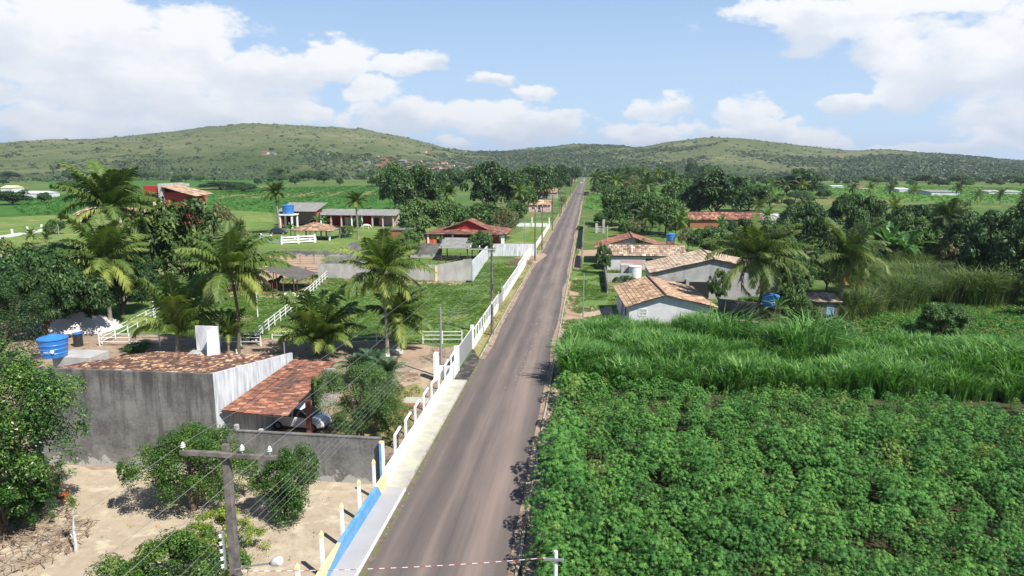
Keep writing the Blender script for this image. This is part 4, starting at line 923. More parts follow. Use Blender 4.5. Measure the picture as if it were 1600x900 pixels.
# --- roadside wall: blue and cream stretch, white stretch with angled posts
wb=empty('roadside_wall',(-10.5,26,0),'low blue and cream painted wall along the grey pavement','wall')
def yz(poly,x0,x1,name,m,par): return MB().prism([(x0,y,z) for y,z in poly],(x1-x0,0,0)).build(name,m,par)
yz([(23.4,.1),(32.2,.1),(31.6,.82),(26.3,.82)],-10.58,-10.402,'blue_panel',M['blue_paint'],wb)
yz([(12,.1),(23.396,.1),(26.296,.82),(12,.82)],-10.58,-10.402,'cream_panel',M['cream_paint'],wb)
yz([(32.204,.1),(33.1,.1),(33.1,.82),(31.604,.82)],-10.58,-10.402,'cream_panel',M['cream_paint'],wb)
for i,yy in enumerate((20.2,22.55,24.9,27.25,29.6,31.9)):
    p=empty('fence_post',(-10.68,yy,0),ordinal(i)+' cream-tipped white post behind the blue wall, counting away from the camera','fence post','pointed posts behind the blue wall')
    MB().box((-10.68,yy,.95),(.15,.15,1.9)).build('shaft',M['white_paint'],p,bevel=.01)
    MB().prism([(-10.76,yy-.08,1.9),(-10.60,yy-.08,1.9),(-10.60,yy+.08,1.9),(-10.76,yy+.08,1.9)],(0,0,.12)).build('tip',M['cream_paint'],p)
    v=MB(); v.add([(-10.76,yy-.08,2.02),(-10.60,yy-.08,2.02),(-10.60,yy+.08,2.02),(-10.76,yy+.08,2.02),(-10.68,yy,2.2)],[(0,1,4),(1,2,4),(2,3,4),(3,0,4)]); v.build('point',M['cream_paint'],p)
p=empty('fence_post',(-10.66,33.0,0),'tall post painted blue with white edge where the white wall starts','fence post')
MB().box((-10.70,33.22,1.25),(.12,.2,2.5)).build('blue_face',M['blue_paint'],p); MB().box((-10.58,33.22,1.25),(.115,.2,2.5)).build('white_face',M['white_paint'],p)
MB().box((-10.64,33.22,2.54),(.24,.2,.08)).build('tip',M['cream_paint'],p)
ww=MB().box2((-10.58,33.104,0),(-10.402,51.4,1.02)).build('roadside_wall',M['white_paint'],bevel=.01); tag(ww,'plain white low wall beside the pale pavement before the gate','wall')
def bent_post(y,label,grp,base=1.0,top=2.15):
    p=empty('fence_post',(-10.5,y,0),label,'fence post',grp)
    MB().box((-10.50,y,(top+base)/2),(.13,.13,top-base)).build('shaft',M['white_paint'],p); MB().beam((-10.5,y+.02,top-.03),(-10.32,y+.55,top+.28),.11,.11).build('angled_arm',M['white_paint'],p); return p
b0=bent_post(35.2,'white concrete post with an angled arm on the plain white wall','bent posts on the white wall before the gate')
for i in range(1,8):
    c=copy_tree(b0); c.location.y+=2.28*i; c['label']=['','second','third','fourth','fifth','sixth','seventh','last'][i]+' white bent post from the blue post on the plain white wall'
b0['label']='first white bent post from the blue post on the plain white wall'
for zz in (1.25,1.55,1.85):
    o=MB().tube([(-10.5,34,zz),(-10.5,51.4,zz)],.006,4).build('fence_wire',M['wire']); tag(o,{1.25:'lowest',1.55:'middle',1.85:'highest'}[zz]+' thin wire strung between the bent posts before the gate','wire','wires between the bent posts')
# --- entrance: pillars, metal gate, small gate
en=empty('entrance_gate',(-10.5,54,0),'white entrance with pillars and a sheet metal gate by the road','gate')
for (x,y,hh,w) in ((-10.6,53.55,2.35,.28),(-11.85,51.9,2.25,.32),(-10.55,61.35,2.3,.3),(-10.55,54.3,2.2,.2)): MB().box((x,y,hh/2),(w,w,hh)).build('pillar',M['white_paint'],en,bevel=.02)
MB().box2((-11.7,51.85,0),(-10.5,52.0,1.15)).build('low_wall',M['white_paint'],en); MB().box2((-10.72,51.5,0),(-10.5,53.4,1.15)).build('low_wall',M['white_paint'],en)
MB().box2((-12.0,51.4,0),(-11.82,51.75,2.2)).build('low_wall',M['white_paint'],en)
mb=MB(); mb.box2((-10.57,54.45,.12),(-10.53,61.15,2.05)).build('gate_panel',M['white_paint'],en)
mb=MB()
for i in range(34): mb.box2((-10.525,54.55+i*.195,.15),(-10.505,54.60+i*.195,2.02))
mb.build('gate_ribs',M['galvanised'],en)
gt=MB()
for i in range(9): gt.tube([(-13.6+i*.22,57.5-i*.3,.15),(-13.6+i*.22,57.5-i*.3,1.7)],.018,5)
for z in (.2,.9,1.68): gt.tube([(-13.6,57.5,z),(-11.8,55.05,z)],.022,5)
o=gt.build('barred_gate',M['dark_wire']); tag(o,'dark barred gate leaf standing open inside the white entrance','gate')
# --- white fence past the gate
def baluster_wall(name,y0,y1,label,step=1.55,h=.62,ht=1.7,x=-10.5,col='white_paint',rail=True):
    e=empty(name,(x,y0,0),label,'fence'); MB().box2((x-.08,y0,0),(x+.08,y1,h)).build('base_wall',M[col],e)
    n=int((y1-y0)/step)
    for i in range(n+1): MB().box((x,y0+.1+i*(y1-y0-.2)/n,(h+ht)/2),(.12,.12,ht-h)).build('post',M[col],e)
    if rail: MB().box2((x-.05,y0,ht),(x+.05,y1,ht+.08)).build('top_rail',M[col],e)
    return e
baluster_wall('roadside_fence',61.6,79.5,'white fence with base wall and top rail just past the gate')
baluster_wall('roadside_fence',84.2,103,'white fence with base wall in the middle, beyond the grey gate gap')
gg=empty('lot_gate',(-10.5,82,0),'weathered grey gate gap between two lengths of white roadside fence','gate')
for y in (80.2,83.6): MB().box((-10.5,y,1.0),(.16,.16,2.0)).build('post',M['concrete_light'],gg)
mb=MB()
for i in range(10): mb.tube([(-10.5,80.4+i*.33,.1),(-10.5,80.4+i*.33,1.5)],.02,4)
mb.build('bars',M['concrete_light'],gg)
baluster_wall('roadside_fence',103.3,122,'farthest white fence with base wall, just before the dirt driveway',ht=2.0,h=.9)
e=MB().box2((-10.6,131,0),(-10.44,191,1.15)).build('roadside_wall',M['white_paint']); tag(e,'low white wall along the lawn with two power poles in front','wall')
e=empty('lawn_wall',(-18,191.5,0),'low white wall closing the far end of the small lawn','wall'); MB().box2((-25.5,191.2,0),(-10.4,191.4,1.0)).build('wall_body',M['white_paint'],e)
for x in (-25.2,-20.5,-15.5,-10.7): MB().box((x,191.1,1.3),(.3,.25,2.6)).build('pillar',M['white_paint'],e)
e=empty('white_gate',(-11,126,0),'small white ladder-like gate at the near corner of the lawn','gate')
for y in (124,126.2,128.6,130.8): MB().box((-10.7,y,.95),(.18,.18,1.9)).build('post',M['white_paint'],e)
mb=MB(); 
for z in (.3,.8,1.3): mb.box2((-10.76,124,z),(-10.70,130.8,z+.12))
mb.build('rails',M['white_paint'],e)
# --- paddock rails
def rail_fence(name,pts,label,h=1.25,step=2.3,rails=(.45,.85,1.2),m='white_paint',pw=.09,rw=.055,group=None,cat='fence'):
    e=empty(name,(pts[0].x,pts[0].y,0),label,cat,group); mb=MB()
    for a,b in zip(pts,pts[1:]):
        d=(b-a).length; n=max(1,round(d/step))
        for i in range(n+1):
            p=a.lerp(b,i/n); MB().box((p.x,p.y,h/2),(pw,pw,h),math.atan2(b.y-a.y,b.x-a.x)).build('post',M[m],e)
        for z in rails: mb.beam(a+Vector((0,0,z)),b+Vector((0,0,z)),rw,rw)
    mb.build('rails',M[m],e); return e
rail_fence('paddock_fence',[G(156,541),G(250,541)],'white paddock rails behind the blue drum and left palms')
rail_fence('paddock_fence',[G(160,540),G(200,520),G(243,496),G(300,448),G(318,433)],'long white rail fence running uphill behind the short left palm')
rail_fence('paddock_fence',[G(345,541),G(408,541)],'short white rails either side of the thin leaning palm')
rail_fence('paddock_fence',[G(400,533),G(462,482),G(520,428)],'white rail fence slanting up the paddock toward the grey lot wall')
rail_fence('paddock_fence',[G(426,537),G(515,537)],'white rails just behind the bushy short palm')
rail_fence('paddock_fence',[G(545,541),G(632,538)],'white rails in front of the brown earth between the two middle palms')
rail_fence('paddock_fence',[G(661,537),G(722,537)],'clean white rails beside the entrance gate',h=1.3)
rail_fence('corral_fence',[G(405,425),G(498,434)],'dark timber corral fence at the edge of the sandy yard',m='dark_wood',h=1.5,rails=(.4,.8,1.2,1.45))
rail_fence('corral_fence',[G(380,414),G(535,412)],'grey wooden corral rails behind the sandy yard',m='old_wood',h=1.4,rails=(.5,.9,1.3))
rail_fence('corral_fence',[G(372,400),G(540,398)],'farther grey wooden corral rails in front of the long low wall',m='old_wood',h=1.4,rails=(.5,.9,1.3))
rail_fence('pen_fence',[G(330,462),G(345,455),G(460,461)],'thin reddish pen stakes along the front of the sandy yard',m='rust_red',h=1.5,rails=(),step=1.6,pw=.06)
rail_fence('corral_fence',[G(540,412),G(566,410),G(600,409)],'brown rails inside the walled lot at its left',m='dark_wood',h=1.3)
rail_fence('corral_fence',[G(640,413),G(672,417),G(720,408)],'brown rails inside the walled lot in front of the grey shed',m='dark_wood',h=1.3)
# lawn fence posts far left
def posts(pts,label,grp,h=1.2,m='concrete_light',w=.14):
    for i,p in enumerate(pts):
        o=MB().box((p.x,p.y,h/2),(w,w,h)).build('fence_post',M[m]); tag(o,ordinal(i)+' '+label,'fence post',grp)
posts([G(3+i*0+20*i,408) for i in range(10)],'thin concrete post from the left edge before the pale far meadow','posts along the pale meadow',1.5,w=.2)
rail_fence('white_fence',[G(-12,375),G(20,370),G(66,362)],'low white wall fence with tall posts on the far left meadow',h=1.9,rails=(.35,),rw=.6,pw=.35,step=6.5)
e=MB().box2(G(38,392)+Vector((0,0,0)),G(105,391)+Vector((0,.3,.8))).build('low_wall',M['dark_wood']); tag(e,'dark low wall across the far left meadow','wall')
# --- walled lot in the middle left
lw=empty('lot_wall',(-30,100,0),'weathered grey wall around the cattle lot behind the paddock','wall')
def wl(a,b,ha,hb,name,m,par,t=.18):
    a=Vector(a);b=Vector(b); n=(b-a).cross(Vector((0,0,1))).normalized()*t
    return MB().prism([a-Vector((0,0,.2)),b-Vector((0,0,.2)),b+Vector((0,0,hb)),a+Vector((0,0,ha))],n).build(name,m,par)
p1=G(498,435);p2=G(640,438);p3=G(682,439);p4=G(737,440)
h1=top_z(p1,498,412);h2=top_z(p2,640,413);h4=top_z(p4,736,404)
wl(p1,p2,h1,h2,'wall_panel',M['concrete_light'],lw); wl(p2+Vector((.01,0,0)),p3,h2,h2,'wall_panel',M['concrete_light'],lw); wl(p3+Vector((.01,0,0)),p4,h2,h4,'wall_panel',M['concrete_light'],lw)
MB().box((p3.x,p3.y-.1,1.1),(.35,.3,2.3)).build('pillar',M['cream_paint'],lw)
p5=GY(545,400,133); p5.z=0; wl(p1,Vector((p1.x+2,p1.y+22,0)),h1,2.0,'wall_panel',M['concrete_wall'],lw)
p6=G(765,401); wl(p6,p4+Vector((.2,.2,0)),2.4,h4-.4,'white_panel',M['white_stained'],lw)
MB().lathe(p4+Vector((-.35,-.45,.0)),[(.1,-.02),(.42,0),(.45,.1),(.42,.2),(.1,.21)],16).build('leaning_tyre',M['rubber'],lw)
a=G(763,400);b=G(838,400); w=MB().prism([a,b,b+Vector((0,0,2.3)),a+Vector((0,0,2.3))],(0,.2,0)).build('lot_wall',M['white_stained']); tag(w,'stained grey and white wall between the lawn and the paddock','wall')
a=G(641,402);b=G(690,402); w=MB().prism([a,b,b+Vector((0,0,2.6)),a+Vector((0,0,2.6))],(0,.2,0)).build('lot_wall',M['concrete_wall']); tag(w,'dark grey rear wall left of the shed in the cattle lot','wall')
a=G(440,400);b=G(566,402); w=MB().prism([a,b,b+Vector((0,0,1.0)),a+Vector((0,0,1.0))],(0,.2,0)).build('lot_wall',M['concrete_wall']); tag(w,'long low dark wall in front of the tiled pavilion','wall')
a=G(545,406);b=G(562,402); w=MB().prism([a,b,b+Vector((0,0,3.1)),a+Vector((0,0,2.9))],(.0,.25,0)).build('lot_wall',M['concrete_wall']); tag(w,'tall broken grey wall piece left of the middle palm crown','wall')
# grey shed
s=empty('cattle_shed',G(690,408),'open shed with grey corrugated sheet roof inside the walled lot','shed')
b=G(690,408); b2=G(733,408); Wd=b2.x-b.x
for x in (b.x,b2.x-.2):
    for y in (b.y,b.y+5): MB().box((x,y,1.35),(.18,.18,2.7)).build('post',M['dark_wood'],s)
def sheet_roof(A,B,C,D,name,m,par,amp=.035,pitch=.25):
    A,B,C,D=[np.array(p) for p in (A,B,C,D)]; n=int(np.linalg.norm(B-A)/pitch)*2; us=np.linspace(0,1,n+1); z=np.array([amp*(i%2) for i in range(n+1)]); V=[]
    for t in (0,.5,1): 
        l=A+(D-A)*t; r=B+(C-B)*t; q=l+(r-l)*us[:,None]; q[:,2]+=z; V.append(q)
    V=np.concatenate(V); Fq=[]
    for r in range(2): k=np.arange(n)+r*(n+1); Fq.append(np.stack([k,k+1,k+n+2,k+n+1],1))
    o=link(name,np_mesh(name,V-np.array(origin(par)),np.concatenate(Fq),m,None),par); so=o.modifiers.new('s','SOLIDIFY'); so.thickness=.03; return o
sheet_roof((b.x-.5,b.y-.6,2.4),(b2.x+.3,b.y-.6,2.4),(b2.x+.3,b.y+6,3.6),(b.x-.5,b.y+6,3.6),'sheet_roof',M['asbestos'],s)
# cows' shelter, low gable
s=empty('animal_shelter',G(420,452),'low grey roofed animal shelter standing on stakes in the sandy yard','shelter')
c=G(430,452); z0=1.9
for dx in (-4.3,-1.4,1.5,4.4):
    for dy in (-2.6,2.6): MB().tube([(c.x+dx,c.y+dy,0),(c.x+dx,c.y+dy,2.0+(.9 if abs(dx)<2 else 0))],.07,6).build('post',M['dark_wood'],s)
sheet_roof((c.x-4.9,c.y+3.2,1.9),(c.x-4.9,c.y-3.2,1.9),(c.x,c.y-3.2,3.3),(c.x,c.y+3.2,3.3),'roof_slope',M['shelter_sheet'],s)
sheet_roof((c.x+4.9,c.y-3.2,1.9),(c.x+4.9,c.y+3.2,1.9),(c.x,c.y+3.2,3.3),(c.x,c.y-3.2,3.3),'roof_slope',M['shelter_sheet'],s)
# --- verandah house, red walls, hipped tile roof
def hip_roof(e,x0,x1,y0,y1,ze,zr,rx0,rx1,ym,tm,pitch,course,seed=0):
    tile_patch('roof_slope',(x0,y0,ze),(x1,y0,ze),(rx1,ym,zr),(rx0,ym,zr),tm,e,pitch,course,seed=seed)
    tile_patch('roof_slope',(x1,y1,ze),(x0,y1,ze),(rx0,ym,zr),(rx1,ym,zr),tm,e,pitch,course,seed=seed+1)
    tile_patch('roof_slope',(x1,y0,ze),(x1,y1,ze),(rx1,ym+.05,zr),(rx1,ym,zr),tm,e,pitch,course,seed=seed+2)
    tile_patch('roof_slope',(x0,y1,ze),(x0,y0,ze),(rx0,ym,zr),(rx0,ym+.05,zr),tm,e,pitch,course,seed=seed+3)
b=G(668,386); b2=G(790,386); Y=b.y
vh=empty('verandah_house',((b.x+b2.x)/2,Y,0),'red house with a broad tiled verandah roof behind the grey shed','house')
xl,xr=GY(662,360,Y).x,GY(791,360,Y).x
MB().box2((xl+3.2,Y+4,0),(xr-3,Y+12,3.0)).build('wall',M['red_wall'],vh)
for i in range(7): x=xl+.8+(xr-xl-1.6)*i/6; MB().box((x,Y+.5,1.25),(.3 if i<6 else .7,.3,2.6)).build('post',M['white_paint' if i in (0,2,6) else 'dark_wood'],vh)
xm=GY(735,360,Y+2).x
hip_roof(vh,xl,xr,Y,Y+14,2.75,4.3,xl+7,xr-6,Y+7,TILE_RED,.5,.8,31)
gx0,gx1=GY(693,360,Y+3).x,GY(762,360,Y+3).x; xm=(gx0+gx1)/2+.6; zt=top_z(Vector((xm,Y+3,0)),735,344)
MB().prism([(gx0,Y+3.2,3.2),(gx1,Y+3.2,3.2),(xm,Y+3.2,zt-.15)],(0,4,0)).build('gable_wall',M['red_wall'],vh)
tile_patch('roof_slope',(gx0-.8,Y+9,3.25),(gx0-.8,Y+2.6,3.25),(xm,Y+2.6,zt),(xm,Y+9,zt),TILE_RED,vh,.5,.8,seed=35); tile_patch('roof_slope',(gx1+.8,Y+2.6,3.25),(gx1+.8,Y+9,3.25),(xm,Y+9,zt),(xm,Y+2.6,zt),TILE_RED,vh,.5,.8,seed=36)
for i,(x,m,lb) in enumerate(((GY(672,380,Y).x,'cloth_coral','coral cloth hanging at the left end of the verandah'),(GY(695,380,Y).x,'cloth_blue','pale blue cloth hanging on the verandah'),(GY(715,380,Y).x,'cloth_grey','grey cloth hanging near the middle of the verandah'))):
    mb=MB(); n=8
    vs=[(x-1.3+2.6*k/n,Y+.6+.08*math.sin(k*1.9),z) for z in (.45,2.1) for k in range(n+1)]; mb.add(vs,[(k,k+1,k+n+2,k+n+1) for k in range(n)])
    o=mb.build('hanging_cloth',M[m]); so=o.modifiers.new('s','SOLIDIFY'); so.thickness=.02; tag(o,lb,'cloth')
# --- tiled pavilion and white corral
b=G(492,375); c=b+Vector((0,2,0)); pv=empty('pavilion',c,'square tiled pavilion roof on white posts beside the white corral','pavilion')
xl,xr=GY(458,366,b.y).x,GY(524,366,b.y).x
for x in (xl+.8,xl+4.5,xr-4.3,xr-1):
    for y in (b.y-1,b.y+5.5): MB().box((x,y,1.2),(.32,.32,2.5)).build('post',M['white_paint'],pv)
hip_roof(pv,xl,xr,b.y-2,b.y+7,2.3,3.9,xl+4,xl+4.3,b.y+2.5,TILE_TAN,.5,.8,41)
rail_fence('corral_fence',[G(408,378),G(440,382),G(492,379)],'broad-railed white corral fence left of and under the pavilion',h=1.9,rails=(.4,.95,1.5),rw=.28,pw=.35,step=3.6)
for k,(px,py) in enumerate(((532,367),(541,365))):
    q=G(px,py); e=empty('white_stall',q,'short white slatted stall panel on the lawn '+('nearer' if k==0 else 'farther from')+' the pavilion','fence panel')
    for d in (0,1.2): MB().box((q.x+d,q.y,.8),(.3,.3,1.6)).build('post',M['white_paint'],e)
    mb=MB(); [mb.box((q.x+.6,q.y,z),(1.2,.15,.3)) for z in (.4,1.0)]; mb.build('slats',M['white_paint'],e)
# --- long farm shed with blue tank on its white stand
b=G(438,353); Y=b.y
fs=empty('farm_shed',b,'long red walled farm shed with grey sheet roof across the lawn','shed')
xa,xb=GY(438,345,Y).x,GY(496,345,Y).x; x3=GY(617,345,Y).x
MB().box2((xa+.3,Y+6,0),(xb,Y+6.3,4.4)).build('rear_wall',M['pink_wall'],fs); MB().box2((xb-.4,Y-.2,0),(xb,Y+6,3.9)).build('side_wall',M['red_wall'],fs); MB().box2((xa,Y,0),(xa+.4,Y+6,3.9)).build('side_wall',M['red_wall'],fs)
sheet_roof((xa-.6,Y-1,4.2),(xb+.1,Y-1,4.2),(xb+.1,Y+8,6.2),(xa-.6,Y+8,6.2),'garage_roof',M['asbestos'],fs,.05,.8)
MB().box2((xb+.01,Y+4.5,0),(x3-8,Y+4.8,3.0)).build('rear_wall',M['red_wall'],fs); MB().box2((x3-8,Y+4.5,0),(x3,Y+4.8,3.0)).build('rear_wall',M['pink_wall'],fs)
sheet_roof((xb+.15,Y-.5,3.2),(x3+.5,Y-.5,3.2),(x3+.5,Y+6.5,4.5),(xb+.15,Y+6.5,4.5),'sheet_roof',M['asbestos'],fs,.05,.8)
for i in range(8): x=xb+1+(x3-xb-1.5)*i/7; MB().box((x,Y+.1,1.5),(.35,.35,3.1)).build('post',M['white_paint' if i in (0,3,4) else 'pink_wall'],fs)
for i,x in enumerate((xb+9,xb+15,x3-16)): MB().box2((x,Y+4.42,.1),(x+1.4,Y+4.49,2.2)).build('door',M['dark_wood' if i<2 else 'white_paint'],fs)
tw=empty('tank_tower',GY(452,360,Y-6),'white framed stand carrying the blue tank before the shed','tank stand'); tw.location.z=0; q=tw.location.copy()
for dx in (-1.7,1.7):
    for dy in (-1.7,1.7): MB().box((q.x+dx,q.y+dy,1.8),(.4,.4,3.6)).build('leg',M['white_paint'],tw)
MB().box((q.x,q.y,3.7),(4.2,4.2,.3)).build('platform',M['white_paint'],tw)
water_tank((q.x,q.y,3.86),1.65,2.3,'blue tank raised on a white stand in front of the farm shed',lid=True)
# brick block behind palm
b=G(592,386); rb=empty('brick_store',b,'low terracotta walled store behind the middle palm crown','shed')
MB().box2((b.x,b.y,0),(b.x+6.5,b.y+4,3.6)).build('wall',M['brick'],rb); MB().box2((b.x-.2,b.y-.2,3.6),(b.x+6.7,b.y+4.2,3.75)).build('slab_roof',M['concrete_wall'],rb); MB().box2((b.x+.8,b.y-.03,.8),(b.x+2.2,b.y-.005,2.4)).build('door',M['dark_wood'],rb)
# --- two-storey red house far left
b=G(120,352); Y=b.y; rh=empty('red_house',b,'two-storey red house with sloping tile roofs beyond the left palms','house')
xl=GY(120,340,Y).x; xm=GY(218,340,Y).x; xr=GY(300,340,Y).x
z1=top_z(Vector((xm,Y,0)),218,330); z2=top_z(Vector((xm,Y,0)),230,292)
MB().box2((xl+.5,Y,0),(xm+4,Y+9,z1-1.0)).build('lower_wall',M['red_wall'],rh)
tile_patch('roof_slope',(xl-.5,Y-1.2,z1-1.1),(xm+6,Y-1.2,z1-1.1),(xm+6,Y+5,z1+.8),(xl-.5,Y+5,z1+.8),TILE_TAN,rh,.6,.9,seed=51)
MB().box2((xm,Y+3,0),(xr-3,Y+13,z2-1.6)).build('upper_wall',M['red_wall'],rh)
MB().box2((xm-.1,Y+2.9,z2-1.8),(xm+5,Y+13.1,z2+.2)).build('upper_wall',M['red_wall'],rh)
MB().box2((xm+5.02,Y+2.0,0),(xm+6.2,Y+3.2,z2+.9)).build('pillar',M['concrete_light'],rh); MB().box2((xm+5.02,Y+3.21,z2-.3),(xm+6.2,Y+13,z2+.9)).build('parapet_wall',M['concrete_light'],rh); MB().box2((xm+6.22,Y+11,z2-.1),(xr-8,Y+13.2,z2+.7)).build('parapet_wall',M['concrete_light'],rh)
tile_patch('roof_slope',(xr+1,Y+1.4,z2-2.6),(xr+1,Y+11,z2-2.2),(xm+6.3,Y+11,z2+.3),(xm+6.3,Y+1.4,z2+.1),TILE_TAN,rh,.6,.9,seed=52,bias=.1)
tile_patch('roof_slope',(xm-.6,Y+1.6,z2-3.0),(xm+4.9,Y+1.6,z2-1.6),(xm+4.9,Y+3.4,z2-1.3),(xm-.6,Y+3.4,z2-2.7),TILE_TAN,rh,.6,.9,seed=53)
MB().box2((xm+2.5,Y+2.92,z1+.8),(xm+4.5,Y+2.99,z1+3)).build('window',M['cream_paint'],rh); MB().box2((xm+1.7,Y+2.92,z1+.9),(xm+2.4,Y+2.99,z1+3)).build('window',M['window_dark'],rh)
for i in range(4): MB().box((xl+2+i*6,Y-.7,1.6),(.5,.5,3.2)).build('post',M['white_paint'],rh)
# ------------------------------------------------------------------ right side houses
ang=R(0)
# house C: white gable, tile roof (nearest)
def pick(px,py,z): return G(px,py,z)
A0=pick(978,484,2.35); 
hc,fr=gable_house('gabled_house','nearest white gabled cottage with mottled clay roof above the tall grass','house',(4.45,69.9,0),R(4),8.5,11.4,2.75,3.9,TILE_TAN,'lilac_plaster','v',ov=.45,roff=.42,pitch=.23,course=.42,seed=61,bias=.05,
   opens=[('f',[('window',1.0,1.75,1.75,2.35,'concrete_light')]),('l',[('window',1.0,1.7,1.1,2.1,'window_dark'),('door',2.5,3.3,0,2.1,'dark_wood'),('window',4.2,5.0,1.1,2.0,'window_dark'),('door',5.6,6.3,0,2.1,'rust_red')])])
# house B: long low-slope
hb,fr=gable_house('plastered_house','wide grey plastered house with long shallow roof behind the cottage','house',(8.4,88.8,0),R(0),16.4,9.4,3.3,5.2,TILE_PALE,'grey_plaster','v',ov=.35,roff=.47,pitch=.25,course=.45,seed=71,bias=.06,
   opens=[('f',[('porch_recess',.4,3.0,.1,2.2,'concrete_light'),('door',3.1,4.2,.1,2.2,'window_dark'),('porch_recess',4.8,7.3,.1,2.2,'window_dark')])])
MB().box((fr(4.5,-.25,0).x,fr(4.5,-.25,0).y,1.3),(.35,.35,2.6)).build('porch_pillar',M['grey_plaster'],hb)
# house A and its lower wing
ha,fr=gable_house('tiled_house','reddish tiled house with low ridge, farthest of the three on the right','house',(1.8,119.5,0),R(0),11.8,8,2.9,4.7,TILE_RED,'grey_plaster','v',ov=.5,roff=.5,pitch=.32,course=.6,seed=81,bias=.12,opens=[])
hw_,fr=gable_house('house_wing','low tiled wing with brown ribbed roof in front of the farthest house','house wing',(3.3,111.6,0),R(0),12.3,6,2.6,3.9,TILE_PALE,'lilac_plaster','u',ov=.35,pitch=.32,course=.6,seed=85,bias=-.04,
   opens=[('f',[('door',6.2,7.3,0,2.1,'window_dark'),('door',2.2,5.8,0,1.9,'pink_wall'),('window',8.6,9.6,.9,1.9,'white_paint')])])
# cistern
q=G(792+200,436); cs=MB().lathe(q,[(.95,0),(.95,1.9),(1.0,1.92),(1.0,2.0),(.2,2.04)],24).build('cistern',M['white_paint'],smooth=True); tag(cs,'round white concrete cistern between the two right-hand houses','cistern')
cb=MB().box2((q.x-2.1,q.y+.6,0),(q.x-.3,q.y+3,2.0)).build('wash_house',M['concrete_light']); tag(cb,'small plastered box building left of the white cistern','shed')
# low grey fence wall left of the cottage
w=MB().box2((2.75,91,0),(2.95,110,1.3)).build('side_wall',M['concrete_wall']); tag(w,'thin grey wall running back from the cottage beside the grass','wall')
w=MB().box2((2.97,100.4,0),(6.6,100.6,1.3)).build('side_wall',M['concrete_light']); tag(w,'low grey wall in front of the white cistern','wall')
w=MB().prism([G(1122,492),G(1195,498),G(1195,498)+Vector((0,0,1.7)),G(1122,492)+Vector((0,0,1.9))],(0,.2,0)).build('yard_wall',M['concrete_wall']); tag(w,'mossy grey yard wall at the foot of the leaning right palm','wall')
# tanks
q=G(1047,391); st=MB().box((q.x,q.y,.95),(1.5,1.5,1.9)).build('brick_stand',M['brick']); tag(st,'square brick stand under the small blue tank','tank stand')
water_tank((q.x,q.y,1.92),.95,1.3,'small blue water tank on a brick stand beside the farthest house')
q=G(1201,512); st=empty('tank_stand',q,'dark timber stand under the tank by the leaning palm','tank stand')
for dx in (-.8,.8):
    for dy in (-.8,.8): MB().box((q.x+dx,q.y+dy,1.1),(.18,.18,2.2)).build('leg',M['dark_wood'],st)
MB().box((q.x,q.y,2.25),(1.9,1.9,.12)).build('platform',M['dark_wood'],st); MB().box((q.x,q.y+.6,1.0),(1.3,.3,1.9)).build('back_board',M['dark_wood'],st)
water_tank((q.x,q.y,2.32),.85,1.1,'deep blue water tank on a dark stand right of the leaning palm')
# small outbuilding
q=G(1262,500); e,fr=gable_house('outbuilding','small ruined shed with lean tile roof among bushes at right','shed',(q.x,q.y,0),R(0),3.2,3.0,2.1,2.6,TILE_PALE,'old_wood','u',ov=.3,roff=.9,seed=91,opens=[('f',[('door',1.9,2.7,0,1.8,'cloth_blue')])])
# reddish roofs behind the right palm, buildings further back
q=G(1078,356); e,fr=gable_house('long_roof_house','long low house with dull red roof behind the right-hand palms','house',(q.x,q.y,0),R(2),19,9,2.4,4.0,TILE_RED,'brick','u',ov=.5,pitch=.6,course=.9,seed=95,bias=.05)
def small_house(px,by,ty,w_px,label,tm,wm,depth=7,ridge='u',group=None,hw=.62,name='house'):
    b=G(px,by); H=top_z(b,px,ty); L=w_px/F*dist(b)
    return gable_house(name,label,'house',b,R(0),L,depth,H*hw,H,tm,wm,ridge,ov=.4,pitch=.9,course=1.1,seed=int(px),group=group,opens=[('f',[('door',L*.45,L*.45+1.0,0,min(2.0,H*.55),'window_dark'),('window',L*.15,L*.15+1.1,.9,1.8,'window_dark')])])[0]
small_house(931,303,294,30,'greyish house with brown roof behind the small bright crop plot',TILE_TAN,'grey_plaster',9)
small_house(972,306,297,20,'small brick house half hidden by the far right palms',TILE_RED,'brick')
small_house(1035,305,296,18,'grey flat-looking hut right of the far right palms',TILE_PALE,'concrete_light')
small_house(826,331,313,33,'house with brown mono-pitch roof under the far left-side trees',TILE_TAN,'pink_wall',9)
small_house(838,310,295,32,'house with brown roof beside the dirt bank farther up the road',TILE_TAN,'grey_plaster',9)
small_house(886,284,272,14,'pinkish house near the far end of the road',TILE_RED,'pink_wall',12)
small_house(850,302,297,12,'tiny white house among far roadside trees',TILE_RED,'white_paint')
e=MB().box2(G(1178,352),G(1222,350)+Vector((0,3,2.8))).build('farm_store',M['white_stained']); tag(e,'low pale store with a blue door behind the right-hand trees','shed')
e=MB().box2(G(1006,297)+Vector((0,0,0)),G(1015,297)+Vector((0,3,3))).build('hut',M['concrete_light']); tag(e,'pale hut right of the palms near the road','shed')
# right roadside wall, old, yellowish
e=empty('old_wall',(-.9,115,0),'old ochre stained wall right of the road before the concrete path','wall')
MB().box2((-1.05,112,0),(-.85,128,1.9)).build('wall_body',M['concrete_wall'],e); MB().box2((-2.3,112,0),(-1.052,128,.25)).build('bank',M['clay'],e)
e=empty('old_wall',(-.9,150,0),'farther ochre stained wall right of the road with a bank in front','wall')
MB().box2((-1.05,138,0),(-.85,192,1.9)).build('wall_body',M['concrete_wall'],e); MB().box2((-2.1,138,0),(-1.052,190,.25)).build('bank',M['clay'],e)
